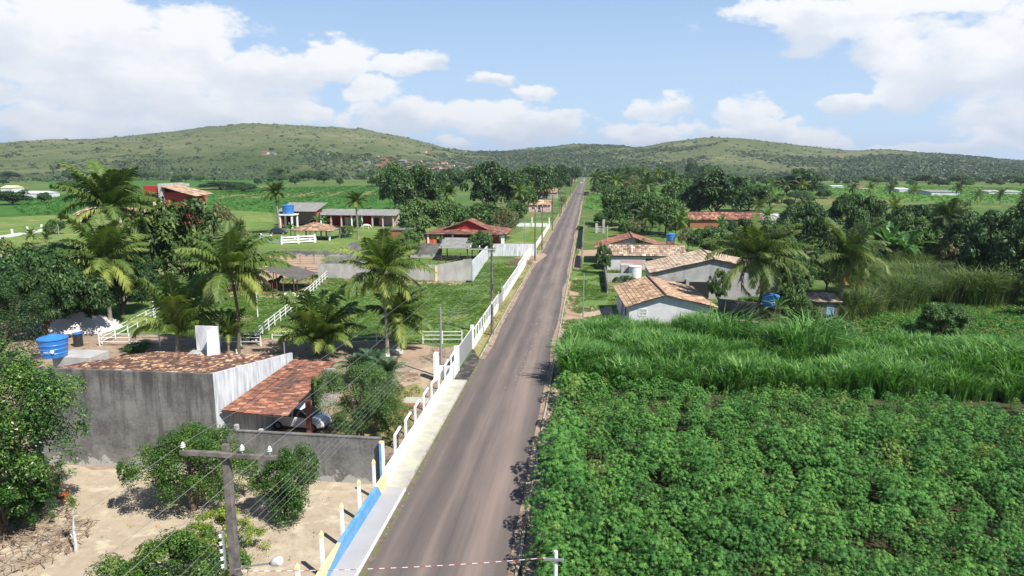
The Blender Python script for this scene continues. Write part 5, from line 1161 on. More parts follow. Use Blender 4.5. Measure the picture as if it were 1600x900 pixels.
# white gate posts in right garden
e=empty('garden_gate',G(936,362),'pale gate with two tall pillars in the right-hand garden','gate')
for px,h_ in ((932,2.4),(943,3.4)): q=G(px,364); MB().box((q.x,q.y,h_/2),(.6,.5,h_)).build('pillar',M['concrete_light'],e)
q=G(937,364); mb=MB(); [mb.box((q.x,q.y+.1,.3+.45*i),(2.0,.1,.16)) for i in range(4)]; mb.build('slats',M['concrete_light'],e)
# roof far left white tent, white long sheds at right field
def white_roof(px,by,ty,wpx,label,m='white_paint',d=14):
    b=G(px,by); H=top_z(b,px,ty); L=wpx/F*dist(b); e=empty('warehouse',b,label,'warehouse')
    MB().box2((b.x,b.y,0),(b.x+L,b.y+d,H*.7)).build('wall',M['white_stained'],e)
    MB().prism([(b.x-.3,b.y-.3,H*.7+.01),(b.x-.3,b.y+d,H*.7+.01),(b.x-.3,b.y+d/2,H)],(L+.6,0,0)).build('roof',M[m],e)
white_roof(22,309,299,35,'white roofed warehouse on the plain at far left'); white_roof(1455,305,298,35,'long grey roofed warehouse beyond the right field','asbestos',30); white_roof(1405,300,294,14,'white roofed shed beyond the right field','white_paint',20)
white_roof(1300,293,290,16,'small pinkish-white shed left of the palm row in the right field','white_paint',12); white_roof(1340,295,291,14,'low reddish shed among the right palm row','brick',12); white_roof(1545,303,298,40,'brownish sheds at far right behind the palms','concrete_light',20)
white_roof(1275,293,290,12,'white hut beside the dark tree clump in the right field','white_paint',10)
white_roof(2,302,290,16,'cream house near the left edge on the far plain','cream_paint',9)
# village on the hillside
rng=random.Random(4); VP={}
vm={}
for k,(tm,wm) in enumerate(((TILE_RED,'white_paint'),(TILE_TAN,'pink_wall'),(TILE_RED,'brick'),(TILE_PALE,'grey_plaster'))):
    e=empty('village_house',(0,0,0)); MB().prism([(-5,-4,-2),(-5,4,-2),(-5,4,3),(-5,0,4.6),(-5,-4,3)],(10,0,0)).build('wall',M[wm],e)
    rf=MB(); rf.prism([(-5.3,-4.4,2.9),(-5.3,0,4.75),(-5.3,0,4.95),(-5.3,-4.6,3.05)],(10.6,0,0)); rf.prism([(-5.3,4.4,2.9),(-5.3,4.6,3.05),(-5.3,0,4.95),(-5.3,0,4.752)],(10.6,0,0)); rf.build('roof',(mat('roof_far_%d'%k,(.30,.15,.10),(.20,.105,.075),scale=.5) if k<3 else M['asbestos']),e)
    for x in (-2.6,1.4): MB().box((x,-4.03,1.4),(1.2,.05,1.6)).build('window',M['window_dark'],e)
    vm[k]=e
sp=[(592,262),(600,256),(612,257),(624,262),(588,247),(613,247),(630,254),(640,256),(648,261),(655,254),(660,260),(668,257),(674,262),(681,258),(688,262),(694,257),(700,261),(707,260),(640,264),(652,266),(663,265),(684,265),(696,266),(664,238),(672,236),(720,262),(735,263),(748,262),(727,237),(775,262),(415,241),(428,242),(600,252),(575,256),(1090,262),(1312,246)]
first={}; vc={}
sp.sort()
VL=['white red-roofed hillside village house from the left','pink tan-roofed hillside village house from the left','brick red-roofed hillside village house from the left','grey hillside village house from the left']
for i,(px,py) in enumerate(sp):
    p=hill_point(px,py)
    if p is None: p=G(px,max(py,268))
    k=rng.randrange(4); o=vm[k] if k not in first else copy_tree(vm[k]); first[k]=1
    o.location=p; o.rotation_euler=(0,0,rng.uniform(-.5,.5)); s=rng.uniform(.6,1.05); o.scale=(s*1.2,s,s)
    vc[k]=vc.get(k,0)+1; tag(o,ordinal(vc[k]-1)+' '+VL[k],'house',['white','pink','brick','grey'][k]+' houses of the hillside village')
p=[hill_point(x,y) for x,y in ((590,268),(640,266),(700,264),(760,262))]; mb=MB()
for a,b in zip(p,p[1:]):
    if a and b:
        for q in range(8):
            s0=a.lerp(b,q/8); s1=a.lerp(b,(q+1)/8)
            for s in (s0,s1): s.z=float(max(hill_h(np.array(s.x),np.array(s.y)),0))+.8
            mb.add([s0-Vector((0,5,0)),s1-Vector((0,5,0)),s1+Vector((0,5,1)),s0+Vector((0,5,1))],[(0,1,2,3)])
o=mb.build('dirt_road',M['clay'],org=(0,0,0)); tag(o,kind='structure')
# ------------------------------------------------------------------ poles, wires, lamp
def wood_pole(p,top,label,r=(.17,.10),arm=None,group=None,lamp=False,square=False):
    e=empty('utility_pole',p,label,'utility pole',group); h=top
    if square:
        mb=MB(); n=.5; a,b=r; x,y=p.x,p.y
        mb.add([(x-a,y-a*.8,-.1),(x+a,y-a*.8,-.1),(x+a,y+a*.8,-.1),(x-a,y+a*.8,-.1),(x-b,y-b*.8,h),(x+b,y-b*.8,h),(x+b,y+b*.8,h),(x-b,y+b*.8,h)],[(3,2,1,0),(4,5,6,7),(0,1,5,4),(1,2,6,5),(2,3,7,6),(3,0,4,7)]); mb.build('shaft',M['pole_concrete'],e,bevel=.02)
    else: MB().tube([p-Vector((0,0,.1)),p+Vector((0,0,h))],list(r),10).build('shaft',M['pole_concrete'],e,smooth=True)
    return e
def insulator(c,s,par):
    MB().lathe(c,[(.012*s,-.10*s),(.014*s,0),(.07*s,.0),(.085*s,.03*s),(.03*s,.05*s),(.075*s,.07*s),(.085*s,.09*s),(.03*s,.11*s),(.06*s,.13*s),(.05*s,.16*s),(.02*s,.2*s)],12).build('insulator',M['porcelain'],par,smooth=True)
P1=Vector((-10.55,18.05,0)); h1=8.86
e=wood_pole(P1,h1,'near concrete power pole with crossarm in the left foreground',(.18,.105),square=True)
ax0,ax1=GY(283,706,17.9),GY(432,708,17.9); za=8.62
arm=MB(); arm.beam((ax0.x,17.86,za),(P1.x-.11,17.86,za),.13,.15); arm.beam((P1.x+.11,17.86,za-.02),(ax1.x,17.86,za-.03),.12,.14); arm.beam((P1.x-.14,17.86,za),(P1.x+.14,17.86,za-.02),.128,.148); arm=arm.build('crossarm',M['pole_concrete'],e,bevel=.015)
INS=[]
for px in (286,378,421):
    q=GY(px,700,17.86); c=Vector((q.x,17.86,za+.16)); insulator(c,.85,e); INS.append(c+Vector((0,0,.12)))
RACK=[]
mb=MB(); mb.box((P1.x-.22,17.9,5.5),(.05,.06,1.25)); mb.build('rack',M['galvanised'],e)
for i in range(5):
    z=6.0-.25*i; c=Vector((P1.x-.28,17.84,z)); MB().lathe(c,[(.02,-.05),(.05,-.04),(.035,0),(.05,.04),(.02,.05)],10).build('insulator',M['porcelain'],e,smooth=True); RACK.append(c)
L0=Vector((P1.x+.15,17.78,4.95)); L1=GY(424,880,17.2); L2=GY(444,874,17.0)
MB().tube([L0,L0.lerp(L1,.5)+Vector((0,0,.03)),L1],.028,8).build('lamp_arm',M['galvanised'],e,smooth=True)
d=(L2-L1).normalized(); mb=MB(); mb.tube([L1-d*.05,L1+d*.05],[.05,.06],10); mb.build('lamp_neck',M['dark_wire'],e)
mb=MB(); mb.tube([L1+d*.03,L1+d*.1,L1+d*.25,L1+d*.40,L1+d*.46],[.05,.11,.14,.12,.04],14); lh=mb.build('lamp_head',M['lamp_glass'],e,smooth=True)
# poles up the road
POLES=[]
spec=[(769,524,758,386,'tall dark power pole in the paddock verge with crossarm on top'),(836,408,835,326,'power pole beside the white wall, second beyond the paddock'),(847,391,847,322,'power pole just behind the second one, near the lawn corner'),(863,361,862,304,'power pole at the far end of the lawn wall'),
      (875,339,874,298,'fifth power pole up the left verge'),(883,325,883,290,'sixth power pole up the left verge'),(891,308,891,282,'seventh power pole up the left verge'),(897,298,897,277,'eighth power pole up the left verge')]
for i,(px,py,tx,ty,lb) in enumerate(spec):
    b=G(px,py); h=top_z(b,px,ty); tp=GY(tx,ty,b.y); e=wood_pole(b,h,lb,(.16+.02*(i>3),.10+.02*(i>3)))
    POLES.append((b,h))
    w=1.15; y=b.y-.12
    if i!=3: a=MB().beam((b.x-w*(2 if i==0 else 1),y,h-.22),(b.x+(w*.3 if i==0 else w),y,h-.22),.09,.11).build('crossarm',M['concrete_light' if i in (0,1) else 'pole_concrete'],e)
    if i<4:
        for dx in ((-2.1,-1.2,.2) if i==0 else (-1,0,1)): insulator(Vector((b.x+dx,y,h-.06)),1.1,e)
    if i==0: MB().box((b.x+.02,b.y-.2,5.1),(.3,.22,.5)).build('junction_box',M['dark_wire'],e); MB().box((b.x+.02,b.y-.17,3.4),(.16,.12,.3)).build('meter_box',M['white_paint'],e)
    if i in (1,2): MB().tube([b+Vector((.1,0,h-1.2)),b+Vector((1.2,-.3,h-.7))],.03,6).build('lamp_arm',M['galvanised'],e)
def sagged(a,b,s,n=14): return [a.lerp(b,i/n)+Vector((0,0,-s*4*(i/n)*(1-i/n))) for i in range(n+1)]
WL=['outer','middle','inner']
for k in range(3):
    pts=sagged(Vector((INS[k].x-2.0,-30,INS[k].z)),INS[k],.5)
    prev=INS[k]
    for j,(b,h) in enumerate(POLES[:6]):
        nx=Vector((b.x+((-2.1,-1.2,.2)[k] if j==0 else (-1,0,1)[k]),b.y-.12,h+.14)); pts+=sagged(prev,nx,.7 if j==0 else .25)[1:]; prev=nx
    o=MB().tube(pts,.0065,5).build('power_wire',M['wire'],org=INS[k]); tag(o,WL[k]+' high wire strung from the near crossarm up the road','wire')
for k in range(5):
    pts=sagged(Vector((RACK[k].x-1.8,-30,RACK[k].z)),RACK[k],.6); prev=RACK[k]
    for j,(b,h) in enumerate(POLES[:5]):
        nx=Vector((b.x-.2,b.y-.1,h-1.6-.22*k)); pts+=sagged(prev,nx,.75 if j==0 else .3)[1:]; prev=nx
    o=MB().tube(pts,.005,5).build('supply_wire',M['wire'],org=RACK[k]); tag(o,['highest','second highest','middle','second lowest','lowest'][k]+' of the five thin supply wires below the crossarm running up the road','wire','lower supply wires along the poles')
# thin poles
def thin_pole(px,py,ty,label,r=.06,m='galvanised',arm=False):
    b=G(px,py); h=top_z(b,px,ty); e=empty('service_post',b,label,'service post'); MB().tube([b,b+Vector((0,0,h))],[r*1.1,r*.9],8).build('shaft',M[m],e,smooth=True)
    if arm: MB().beam(b+Vector((-.4,0,h-.3)),b+Vector((.4,0,h-.3)),.05,.05).build('crossbar',M[m],e)
    return b,h
sp1,sh1=thin_pole(690,590,480,'slim grey service post behind the entrance gate',.09)
thin_pole(911,496,427,'slim grey post beside the grass strip right of the road',.07)
thin_pole(446,575,535,'short grey pipe post at the carport roof corner',.05)
thin_pole(948,408,352,'thin post by the round tree in front of the farthest house',.06,'concrete_light')
thin_pole(1031,364,340,'pale post in the right-hand garden',.10,'concrete_light')
thin_pole(403,497,440,'thin white post near the brown animals in the paddock',.06,'white_paint')
thin_pole(241,500,443,'thin pale post at the end of the long rail fence',.06,'white_paint'); thin_pole(820,395,343,'thin pole standing on the small lawn',.07,'galvanised'); thin_pole(95,392,350,'thin pole on the far left meadow',.1,'galvanised')
b=Vector((-.75,18.6,0)); e=empty('service_post',b,'white topped post at bottom centre holding the cable across the road','service post'); MB().tube([b,b+Vector((0,0,5.72))],[.075,.06],10).build('shaft',M['white_paint'],e,smooth=True); MB().beam(b+Vector((-.35,-.1,5.5)),b+Vector((.25,-.1,5.5)),.05,.07).build('bracket',M['galvanised'],e)
m,nt,bb,out=new_mat('twisted_cable'); w=nt.nodes.new('ShaderNodeTexWave'); w.bands_direction='X'; w.inputs['Scale'].default_value=.9; g=nt.nodes.new('ShaderNodeNewGeometry'); nt.links.new(g.outputs['Position'],w.inputs[0]); nt.links.new(ramp(nt,w.outputs['Fac'],[(.4,(.75,.75,.75)),(.5,(.35,.08,.07))]),bb.inputs['Base Color'])
o=MB().tube(sagged(RACK[4]+Vector((.4,-.05,-.1)),b+Vector((-.3,-.1,5.54)),.12),.010,6).build('crossing_cable',m,org=b); tag(o,'red and white twisted cable crossing the road at the bottom','cable')
o=MB().tube(sagged(POLES[0][0]+Vector((-.1,0,4.9)),sp1+Vector((0,0,sh1-.1)),1.2),.014,5).build('service_cable',M['wire'],org=sp1); tag(o,'sagging pale cable from the paddock pole to the slim grey post','cable')
o=MB().tube([Vector((-2.6,165,6.2)),Vector((-9.2,166,6.4))],.03,5).build('crossing_cable',M['wire'],org=(-5,165,6)); tag(o,'thin cable crossing the road far up near the lawn wall','cable')
# right field fence
for i,yy in enumerate((28.5,31.0,33.4,36.2,39.2,42.2,45.2,48.4)):
    o=MB().tube([(-1.62,yy,-.1),(-1.62+.05*math.sin(i*2),yy,1.35)],[.06,.05],7).build('fence_post',M['old_wood'],smooth=True); tag(o,ordinal(i)+' grey wooden stake along the cassava edge, counting away from the camera','fence post','stakes along the cassava edge')
# ------------------------------------------------------------------ cars
def car(loc,rz,paint,label,s=1.0,small=False,group=None):
    e=empty('parked_car',loc,label,'car',group,rz=rz); e.scale=(s,s,s)
    def loft(secs,name,m,par=e):
        mb=MB(); n=len(secs[0]); 
        for q in secs: mb.v+= [tuple(v) for v in q]
        for i in range(len(secs)-1):
            for k in range(n): mb.f.append((i*n+k,i*n+(k+1)%n,(i+1)*n+(k+1)%n,(i+1)*n+k))
        mb.f.append(tuple(range(n))[::-1]); mb.f.append(tuple((len(secs)-1)*n+k for k in range(n)))
        o=link(name,mb.mesh(name,m,smooth=True),par); b=o.modifiers.new('b','BEVEL'); b.width=.04; b.segments=2; return o
    prof=[(-1.95,.35,.62),(-1.9,.28,.86),(-1.2,.25,.92),(0,.25,.92),(.9,.25,.92),(1.5,.27,.82),(1.92,.32,.66)]
    loft([[(x,-.80 if abs(x)<1.8 else -.66,z0),(x,-.84 if abs(x)<1.8 else -.68,(z0+z1)/2),(x,-.78 if abs(x)<1.8 else -.62,z1),(x,.78 if abs(x)<1.8 else .62,z1),(x,.84 if abs(x)<1.8 else .68,(z0+z1)/2),(x,.80 if abs(x)<1.8 else .66,z0)] for x,z0,z1 in prof],'body',M[paint])
    cab=[(-1.75,.90,.92),(-1.25,.905,1.36),(-.2,.905,1.43),(.35,.905,1.38),(1.05,.90,.93)]
    loft([[(x,-.76,z0),(x,-.60 if z1>1.1 else -.74,z1),(x,.60 if z1>1.1 else .74,z1),(x,.76,z0)] for x,z0,z1 in cab],'cabin_glass',M['glass_dark'])
    loft([[(x,-.585,z),(x,-.575,z+.035),(x,.575,z+.035),(x,.585,z)] for x,z in ((-1.42,1.33),(-.2,1.435),(.38,1.38))],'car_roof',M[paint])
    mb=MB()
    for sy in (-1,1):
        for a,b in (((-1.72,.76,.93),(-1.28,.60,1.36)),((-.25,.765,.93),(-.2,.60,1.43)),((1.02,.76,.94),(.36,.60,1.38))): mb.beam((a[0],a[1]*sy,a[2]),(b[0],b[1]*sy,b[2]),.07,.05)
    link('pillars',mb.mesh('pillars',M[paint]),e)
    for x in (-1.25,1.2):
        for sy in (-1,1):
            w=MB(); w.tube([(x,sy*.70,.30),(x,sy*.86,.30)],.30,18); wo=link('wheel',w.mesh('wheel',M['rubber'],smooth=True),e)
            w=MB(); w.tube([(x,sy*.855,.30),(x,sy*.872,.30)],.18,14); link('rim',w.mesh('rim',M['galvanised']),wo)
    for sy in (-1,1):
        link('headlight',MB().box((1.84,sy*.5,.64),(.16,.28,.12)).mesh('h',M['porcelain']),e); link('tail_light',MB().box((-1.92,sy*.55,.72),(.08,.2,.2)).mesh('t',M['cloth_coral']),e)
    return e
car((-18.5,41.0,0),R(-6),'car_white','white hatchback parked under the red tiled carport')
q=GY(474,352,180); car((q.x,GX(474,352,q.x).y if False else G(438,353).y+2.5,0),R(90),'car_dark','dark car inside the open garage of the farm shed',1.15)
car((-6.6,640,0.05),R(90),'car_white','white car far up at the end of the road',1.5); car((-1.0,395,0),R(80),'car_dark','dark vehicle parked at the right edge of the far road',1.5); car((-5,760,0.05),R(90),'car_white','second pale car at the very end of the road',1.5)
car((G(436,366).x,G(436,366).y,0),R(10),'car_dark','dark blue car behind the white corral left of the pavilion',1.1)
# ------------------------------------------------------------------ animals
def skin_body(name,pts,edges,rad,m,parent,loc,sub=2):
    me=bpy.data.meshes.new(name); me.from_pydata(pts,edges,[]); me.materials.append(m); o=link(name,me,parent)
    sk=o.modifiers.new('skin','SKIN'); 
    if not me.skin_vertices: me.skin_vertices.new() if hasattr(me.skin_vertices,'new') else None
    lay=me.skin_vertices[0].data
    for i,r in enumerate(rad): lay[i].radius=(r,r) if isinstance(r,(int,float)) else r
    lay[0].use_root=True; ss=o.modifiers.new('s','SUBSURF'); ss.levels=1; ss.render_levels=sub; o.modifiers['skin'].use_smooth_shade=True; return o
def cow(loc,rz,m,label,s=1.0,graze=False,name='cow'):
    e=empty(name,loc,label,name,rz=rz); e.scale=(s,s,s)
    hx,hz=(1.25,.45) if graze else (1.35,1.35)
    pts=[(0,0,.98),(-.45,0,1.0),(-.75,0,1.05),(.4,0,1.0),(.7,0,1.08),(1.0,0,(1.0 if graze else 1.28)),(hx-.05,0,hz+.12 if not graze else hz+.2),(hx+.22,0,hz-.10)]
    ed=[(0,1),(1,2),(0,3),(3,4),(4,5),(5,6),(6,7)]; rad=[.36,.35,.25,.34,.27,.17,.15,.085]
    for sx,sy in ((.62,.17),(.62,-.17)):
        k=len(pts); pts+= [(sx,sy,.72),(sx+.02,sy,.42),(sx,sy,.12),(sx+.04,sy,.03)]; ed+=[(4,k),(k,k+1),(k+1,k+2),(k+2,k+3)]; rad+=[.13,.075,.05,.06]
    for sx,sy in ((-.68,.18),(-.68,-.18)):
        k=len(pts); pts+= [(sx+.06,sy,.75),(sx-.10,sy,.45),(sx-.04,sy,.12),(sx,sy,.03)]; ed+=[(2,k),(k,k+1),(k+1,k+2),(k+2,k+3)]; rad+=[.16,.08,.05,.06]
    k=len(pts); pts+= [(-.98,0,1.0),(-1.05,0,.55)]; ed+=[(2,k),(k,k+1)]; rad+=[.045,.035]
    for sy in (-1,1):
        k=len(pts); pts+=[(hx-.08,sy*.2,hz+.18 if not graze else hz+.24)]; ed+=[(6,k)]; rad+=[.035]
    skin_body('body',pts,ed,rad,M[m],e,loc); return e
cow(G(456,473),R(-100),'hide_white','white cow standing by the slanting rail fence',.95); cow(G(427,455),R(70),'hide_brown','brown horse standing in the shade of the shelter',1.25,name='horse'); cow(G(465,505),R(200),'hide_black','dark calf in the paddock beside the slanting fence',.75)
cow(G(572,358),R(10),'hide_white','white cow grazing on the lawn by the farm shed',1.05,True); cow(G(398,536),R(40),'hide_black','dark calf at the foot of the slanting fence',.55)
def rooster():
    b=G(100,789); e=empty('rooster',b,'red rooster walking on the sandy lot','rooster',rz=R(25)); e.scale=(1.35,)*3
    pts=[(0,0,.34),(-.13,0,.36),(.10,0,.38),(.16,0,.48),(.19,0,.58),(-.22,0,.42),(.0,.05,.22),(.01,.05,.12),(.0,.05,.01),(.07,.06,.005),(.0,-.05,.22),(.01,-.05,.12),(.0,-.05,.01),(.07,-.06,.005)]
    skin_body('body',pts,[(0,1),(0,2),(2,3),(3,4),(1,5),(0,6),(6,7),(7,8),(8,9),(0,10),(10,11),(11,12),(12,13)],[.13,.10,.10,.055,.045,.05,.05,.014,.012,.008,.05,.014,.012,.008],M['feather_red'],e,b)
    mb=MB(); 
    for i in range(7):
        a=-.9+i*.16; pr=[(-.20,(i-3)*.012,.42)]; n=5
        for j in range(1,n+1): t=j/n; pr.append((-.20-.36*math.sin(1.2*t+.3)*(.7+.06*i),(i-3)*.02*(1+t),.42+.30*t*(1-.5*t)+a*.12*t-.18*t*t))
        mb.tube(pr,[.02,.03,.03,.028,.02,.006],5)
    link('tail',mb.mesh('tail',M['feather_dark'],smooth=True),e)
    mb=MB(); [mb.box((.17+.02*i,0,.635+.012*(i%2)),(.018,.012,.05)) for i in range(4)]; mb.box((.225,0,.53),(.02,.012,.05)); link('comb',mb.mesh('comb',M['comb_red']),e)
    mb=MB(); mb.tube([(.225,0,.585),(.28,0,.57)],[.018,.003],6); link('beak',mb.mesh('beak',M['beak']),e)
    for sy in (-1,1): link('wing',MB().tube([(.08,sy*.10,.38),(-.08,sy*.125,.36),(-.20,sy*.09,.33)],[.04,.06,.015],7).mesh('wing',M['feather_dark'],smooth=True),e)
rooster()
# ------------------------------------------------------------------ small things of the yard
b=G(123,541); e=empty('drum',b,'dark blue drum standing on the sandy yard','drum'); MB().lathe(b,[(.40,0),(.42,.05),(.40,.35),(.42,.4),(.40,.75),(.42,.8),(.41,1.2),(.40,1.25)],20).build('drum_body',M['car_dark'],e,smooth=True); MB().lathe(b+Vector((0,0,1.25)),[(.45,0),(.45,.06),(.2,.1)],20).build('lid',M['tank_blue'],e)
def mound(px,by,wpx,h,label,m,name,seed,dy=.7):
    b=G(px,by); Rr=wpx/F*dist(b)/2; n=40; mm=18; V=[];Fq=[]; rng=random.Random(seed)
    for i in range(mm+1):
        t=i/mm
        for k in range(n):
            a=2*math.pi*k/n; q=Rr*(1-t)*(1+.12*math.sin(3*a+seed)+.07*math.sin(7*a)); V.append((q*math.cos(a),q*math.sin(a)*dy,h*(t**.85)*(1+.10*math.sin(5*a+t*6)*(1-t))-.03))
    for i in range(mm):
        for k in range(n): Fq.append((i*n+k,i*n+(k+1)%n,(i+1)*n+(k+1)%n,(i+1)*n+k))
    o=link(name,np_mesh(name,np.array(V),np.array(Fq),m,None,True),None,b+Vector((0,Rr*dy,0))); tag(o,label,'sand pile'); return o
mat('white_sand',(.80,.72,.68),(.68,.60,.56),scale=1.5,bmp=.4,bscale=5); mat('gravel',(.30,.29,.29),(.2,.2,.2),scale=5,bmp=.4)
mound(92,523,110,1.7,'heap of pinkish white sand behind the blue tank','white_sand' and M['white_sand'],'sand_pile',3,.8); mound(126,504,52,.9,'small grey gravel heap behind the white sand',M['gravel'],'gravel_pile',5)
def sack(px,by,label,m,s,rz,seed,name='sack'):
    b=G(px,by); n=16; V=[];Fq=[]
    for i in range(9):
        t=i/8; r=math.sin(math.pi*min(.97,max(.06,t)))**.5
        for k in range(n): a=2*math.pi*k/n; V.append(((t-.5)*2*s,math.cos(a)*.45*s*r*(1+.15*math.sin(k*3+i+seed)),.4*s+math.sin(a)*.38*s*r*(1+.12*math.sin(k*2+i*1.7))))
    for i in range(8):
        for k in range(n): Fq.append((i*n+k,i*n+(k+1)%n,(i+1)*n+(k+1)%n,(i+1)*n+k))
    o=link(name,np_mesh(name,np.array(V),np.array(Fq),M[m],None,True),None,b); o.rotation_euler=(0,0,rz); tag(o,label,name)
sack(116,514,'crumpled blue tarpaulin on the gravel heap edge','tarp_blue',.62,R(25),1,'tarpaulin'); sack(107,509,'orange plastic sack beside the blue tarpaulin','orange_sack',.40,R(-20),2)
# white pot ring at sapling foot, planter
b=G(621,551); o=MB().lathe(b,[(.55,0),(.55,.22),(.45,.24),(.42,.1),(.1,.08)],18).build('tree_ring',M['stone_white'],smooth=True); tag(o,'white stone ring around the foot of the yellowish palm','tree ring')
# concrete slabs near the bushes
o=MB().box2(G(628,632),G(674,626)+Vector((0,.2,.16))).build('concrete_slab',M['pavement'],bevel=.01); tag(o,'pale concrete slab on the ground inside the white wall','slab')
o=MB().box2(G(600,634)-Vector((0,.0,0)),G(668,634)+Vector((0,.22,.10))).build('brick_edging',M['brick']); tag(o,'red brick edging in front of the concrete slab','edging')
# debris stones along both verges and on the road shoulder
def stones_stuff(name,pts,label,m,smin,smax,seed):
    rng=random.Random(seed); mb=MB()
    for p in pts:
        s=rng.uniform(smin,smax); mb.lathe(Vector(p),[(s*.6,-.01),(s,s*.3),(s*.7,s*.7),(s*.2,s*.8)],6)
    o=mb.build(name,m); tag(o,label,'stones',None,'stuff')
rng=random.Random(3)
stones_stuff('pebbles',[(rng.uniform(-2.5,-1.0),rng.uniform(28,75),.01) for _ in range(320)],'loose stones and rubble along the right kerb',M['stone_white'],.03,.10,1)
stones_stuff('pebbles',[(rng.uniform(-9.4,-9.0),rng.uniform(28,120),.05) for _ in range(220)],'small stones lying in the left gutter',M['gravel'],.02,.06,2)
stones_stuff('pebbles',[(rng.gauss(-3.2,.5) if rng.random()<.5 else rng.gauss(-5.2-.0*k,.35),rng.uniform(50,100),.05) for k in range(170)],'scattered pale grit on the road surface',M['stone_white'],.015,.045,3)
b=G(878,778); o=MB().lathe(b,[(.1,0),(.34,.05),(.3,.28),(.1,.36)],9).build('rock',M['stone_white'],smooth=False); tag(o,'white rock at the edge of the cassava by the kerb','rock')
# debris heap of dead branches
def twig_heap(name,px,by,wpx,n,h,label,m,seed,ln=.9,cat='brushwood'):
    b=G(px,by); Rr=wpx/F*dist(b)/2; rng=random.Random(seed); mb=MB()
    for i in range(n):
        a=rng.uniform(0,6.28); r=Rr*math.sqrt(rng.random()); c=b+Vector((r*math.cos(a),r*math.sin(a),rng.uniform(.02,h)*(1-r/Rr*.7))); d=Vector((rng.gauss(0,1),rng.gauss(0,1),rng.gauss(0,.3))).normalized()*ln*rng.uniform(.3,1)
        mid=c+Vector((rng.gauss(0,.06),rng.gauss(0,.06),rng.uniform(0,.12))); p0=c-d*.5;p1=c+d*.5; p0.z=max(p0.z,.01);p1.z=max(p1.z,.01)
        mb.tube([p0,mid,p1],[.02,.016,.006],4,False)
    o=mb.build(name,m); tag(o,label,cat); return o
twig_heap('brushwood_pile',45,850,150,330,.5,'pile of cut brown branches at lower left on the sand',M['twig'],1,1.2)
twig_heap('brushwood_pile',812,413,40,240,1.4,'tangled heap of dry branches in the paddock by the road wall',M['twig'],2,2.2)
twig_heap('brushwood_pile',632,590,55,90,.15,'scattered twigs on the pale yard behind the gate',M['twig'],3,.9)
LIT=[(leafy_clump(290,'leaf_palm_dead',n=14,leaf=.10,h=.05,spread=.5)),(leafy_clump(291,'leaf_lawn',n=10,leaf=.10,h=.10,spread=.3))]
P=points_in([(-30,22),(-11.2,22),(-11.2,33),(-30,33.5)],.9,77); r_=np.random.default_rng(3); k=r_.random(len(P))<.5; P=P[k]; n=len(P)
scatter('leaf_litter',LIT,P,r_.uniform(0,6,n),r_.uniform(.4,1.1,n),(r_.random(n)<.25).astype(int),'fallen leaves and small weeds on the sandy lot','leaf litter',seed=2)
P=points_in([(-45,36),(-11,36),(-11,61),(-50,63)],1.2,78); r_=np.random.default_rng(4); k=r_.random(len(P))<.5; P=P[k]; n=len(P)
scatter('leaf_litter',LIT,P,r_.uniform(0,6,n),r_.uniform(.5,1.4,n),(r_.random(n)<.35).astype(int),'dead fronds and leaves littering the brown yard','leaf litter',seed=3)
# ------------------------------------------------------------------ near trees (own detail)
def near_tree(px,by,ty,wpx,leafm,n,leaf,label,cat,name,seed,lobes=10,deep=.9,trk=(.05,.22),asp=.5,sub=.30,low=False,off=(0,0),zmin=.1,hollow=.35,subdens=1.2,droop=0,base=None,bark='bark',limbs=7):
    b=base or G(px,by); H=top_z(b,px,ty)/.97; W=wpx/F*dist(b)/2/.93
    e=empty(name,b,label,cat)
    Pq,D,Nr,l,w,val=crown_arrays(seed,n,leaf,asp=asp,lobes=lobes,sub=sub,low=low,zmin=zmin,hollow=hollow,subdens=subdens,droop=droop)
    Pq=Pq*np.array([W,W*deep,H])+np.array([off[0],off[1],0]); rng=np.random.default_rng(seed); l=leaf*rng.uniform(.65,1.3,n); V,Fq=leaf_quads(Pq,D,Nr,l,l*asp)
    link('crown',np_mesh('crown',V,Fq,M[leafm],val),e)
    t=link('trunk',trunk_mesh('trunk',M[bark],seed,base=trk[0],fork=trk[1],low=low,limbs=limbs),e); t.scale=(W,W*deep,H); return e
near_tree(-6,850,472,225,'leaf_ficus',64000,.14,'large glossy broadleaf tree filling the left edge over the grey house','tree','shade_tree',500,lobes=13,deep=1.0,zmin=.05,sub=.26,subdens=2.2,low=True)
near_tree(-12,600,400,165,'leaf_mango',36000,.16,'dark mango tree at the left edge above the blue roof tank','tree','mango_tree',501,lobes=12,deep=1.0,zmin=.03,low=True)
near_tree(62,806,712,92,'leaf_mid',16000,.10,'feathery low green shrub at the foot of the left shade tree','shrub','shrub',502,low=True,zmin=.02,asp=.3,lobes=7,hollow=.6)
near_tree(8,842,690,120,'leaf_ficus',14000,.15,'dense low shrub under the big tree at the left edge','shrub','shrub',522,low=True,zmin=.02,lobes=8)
near_tree(303,797,664,178,'leaf_citrus',36000,.105,'broad round citrus tree in front of the grey house wall','tree','citrus_tree',503,lobes=11,low=True,zmin=.04,sub=.32,subdens=2.0)
near_tree(447,812,703,112,'leaf_citrus',20000,.10,'smaller two-part citrus tree beside the grey yard wall','tree','citrus_tree',504,lobes=9,low=True,zmin=.04,hollow=.5,subdens=1.4,sub=.34)
near_tree(352,868,795,125,'leaf_yellow',10000,.09,'yellow-green young citrus right behind the near pole','tree','citrus_tree',505,lobes=8,low=True,zmin=.05,hollow=.7,subdens=.8)
near_tree(272,960,838,215,'leaf_citrus',34000,.105,'low spreading citrus tree at the bottom left of the near pole','tree','citrus_tree',506,lobes=11,low=True,zmin=.05,subdens=1.4)
near_tree(566,690,558,138,'leaf_mid',46000,.115,'big soft green bush right of the carport','shrub','garden_bush',507,low=True,zmin=.03,asp=.35,lobes=9,sub=.3,subdens=1.4,hollow=.5)
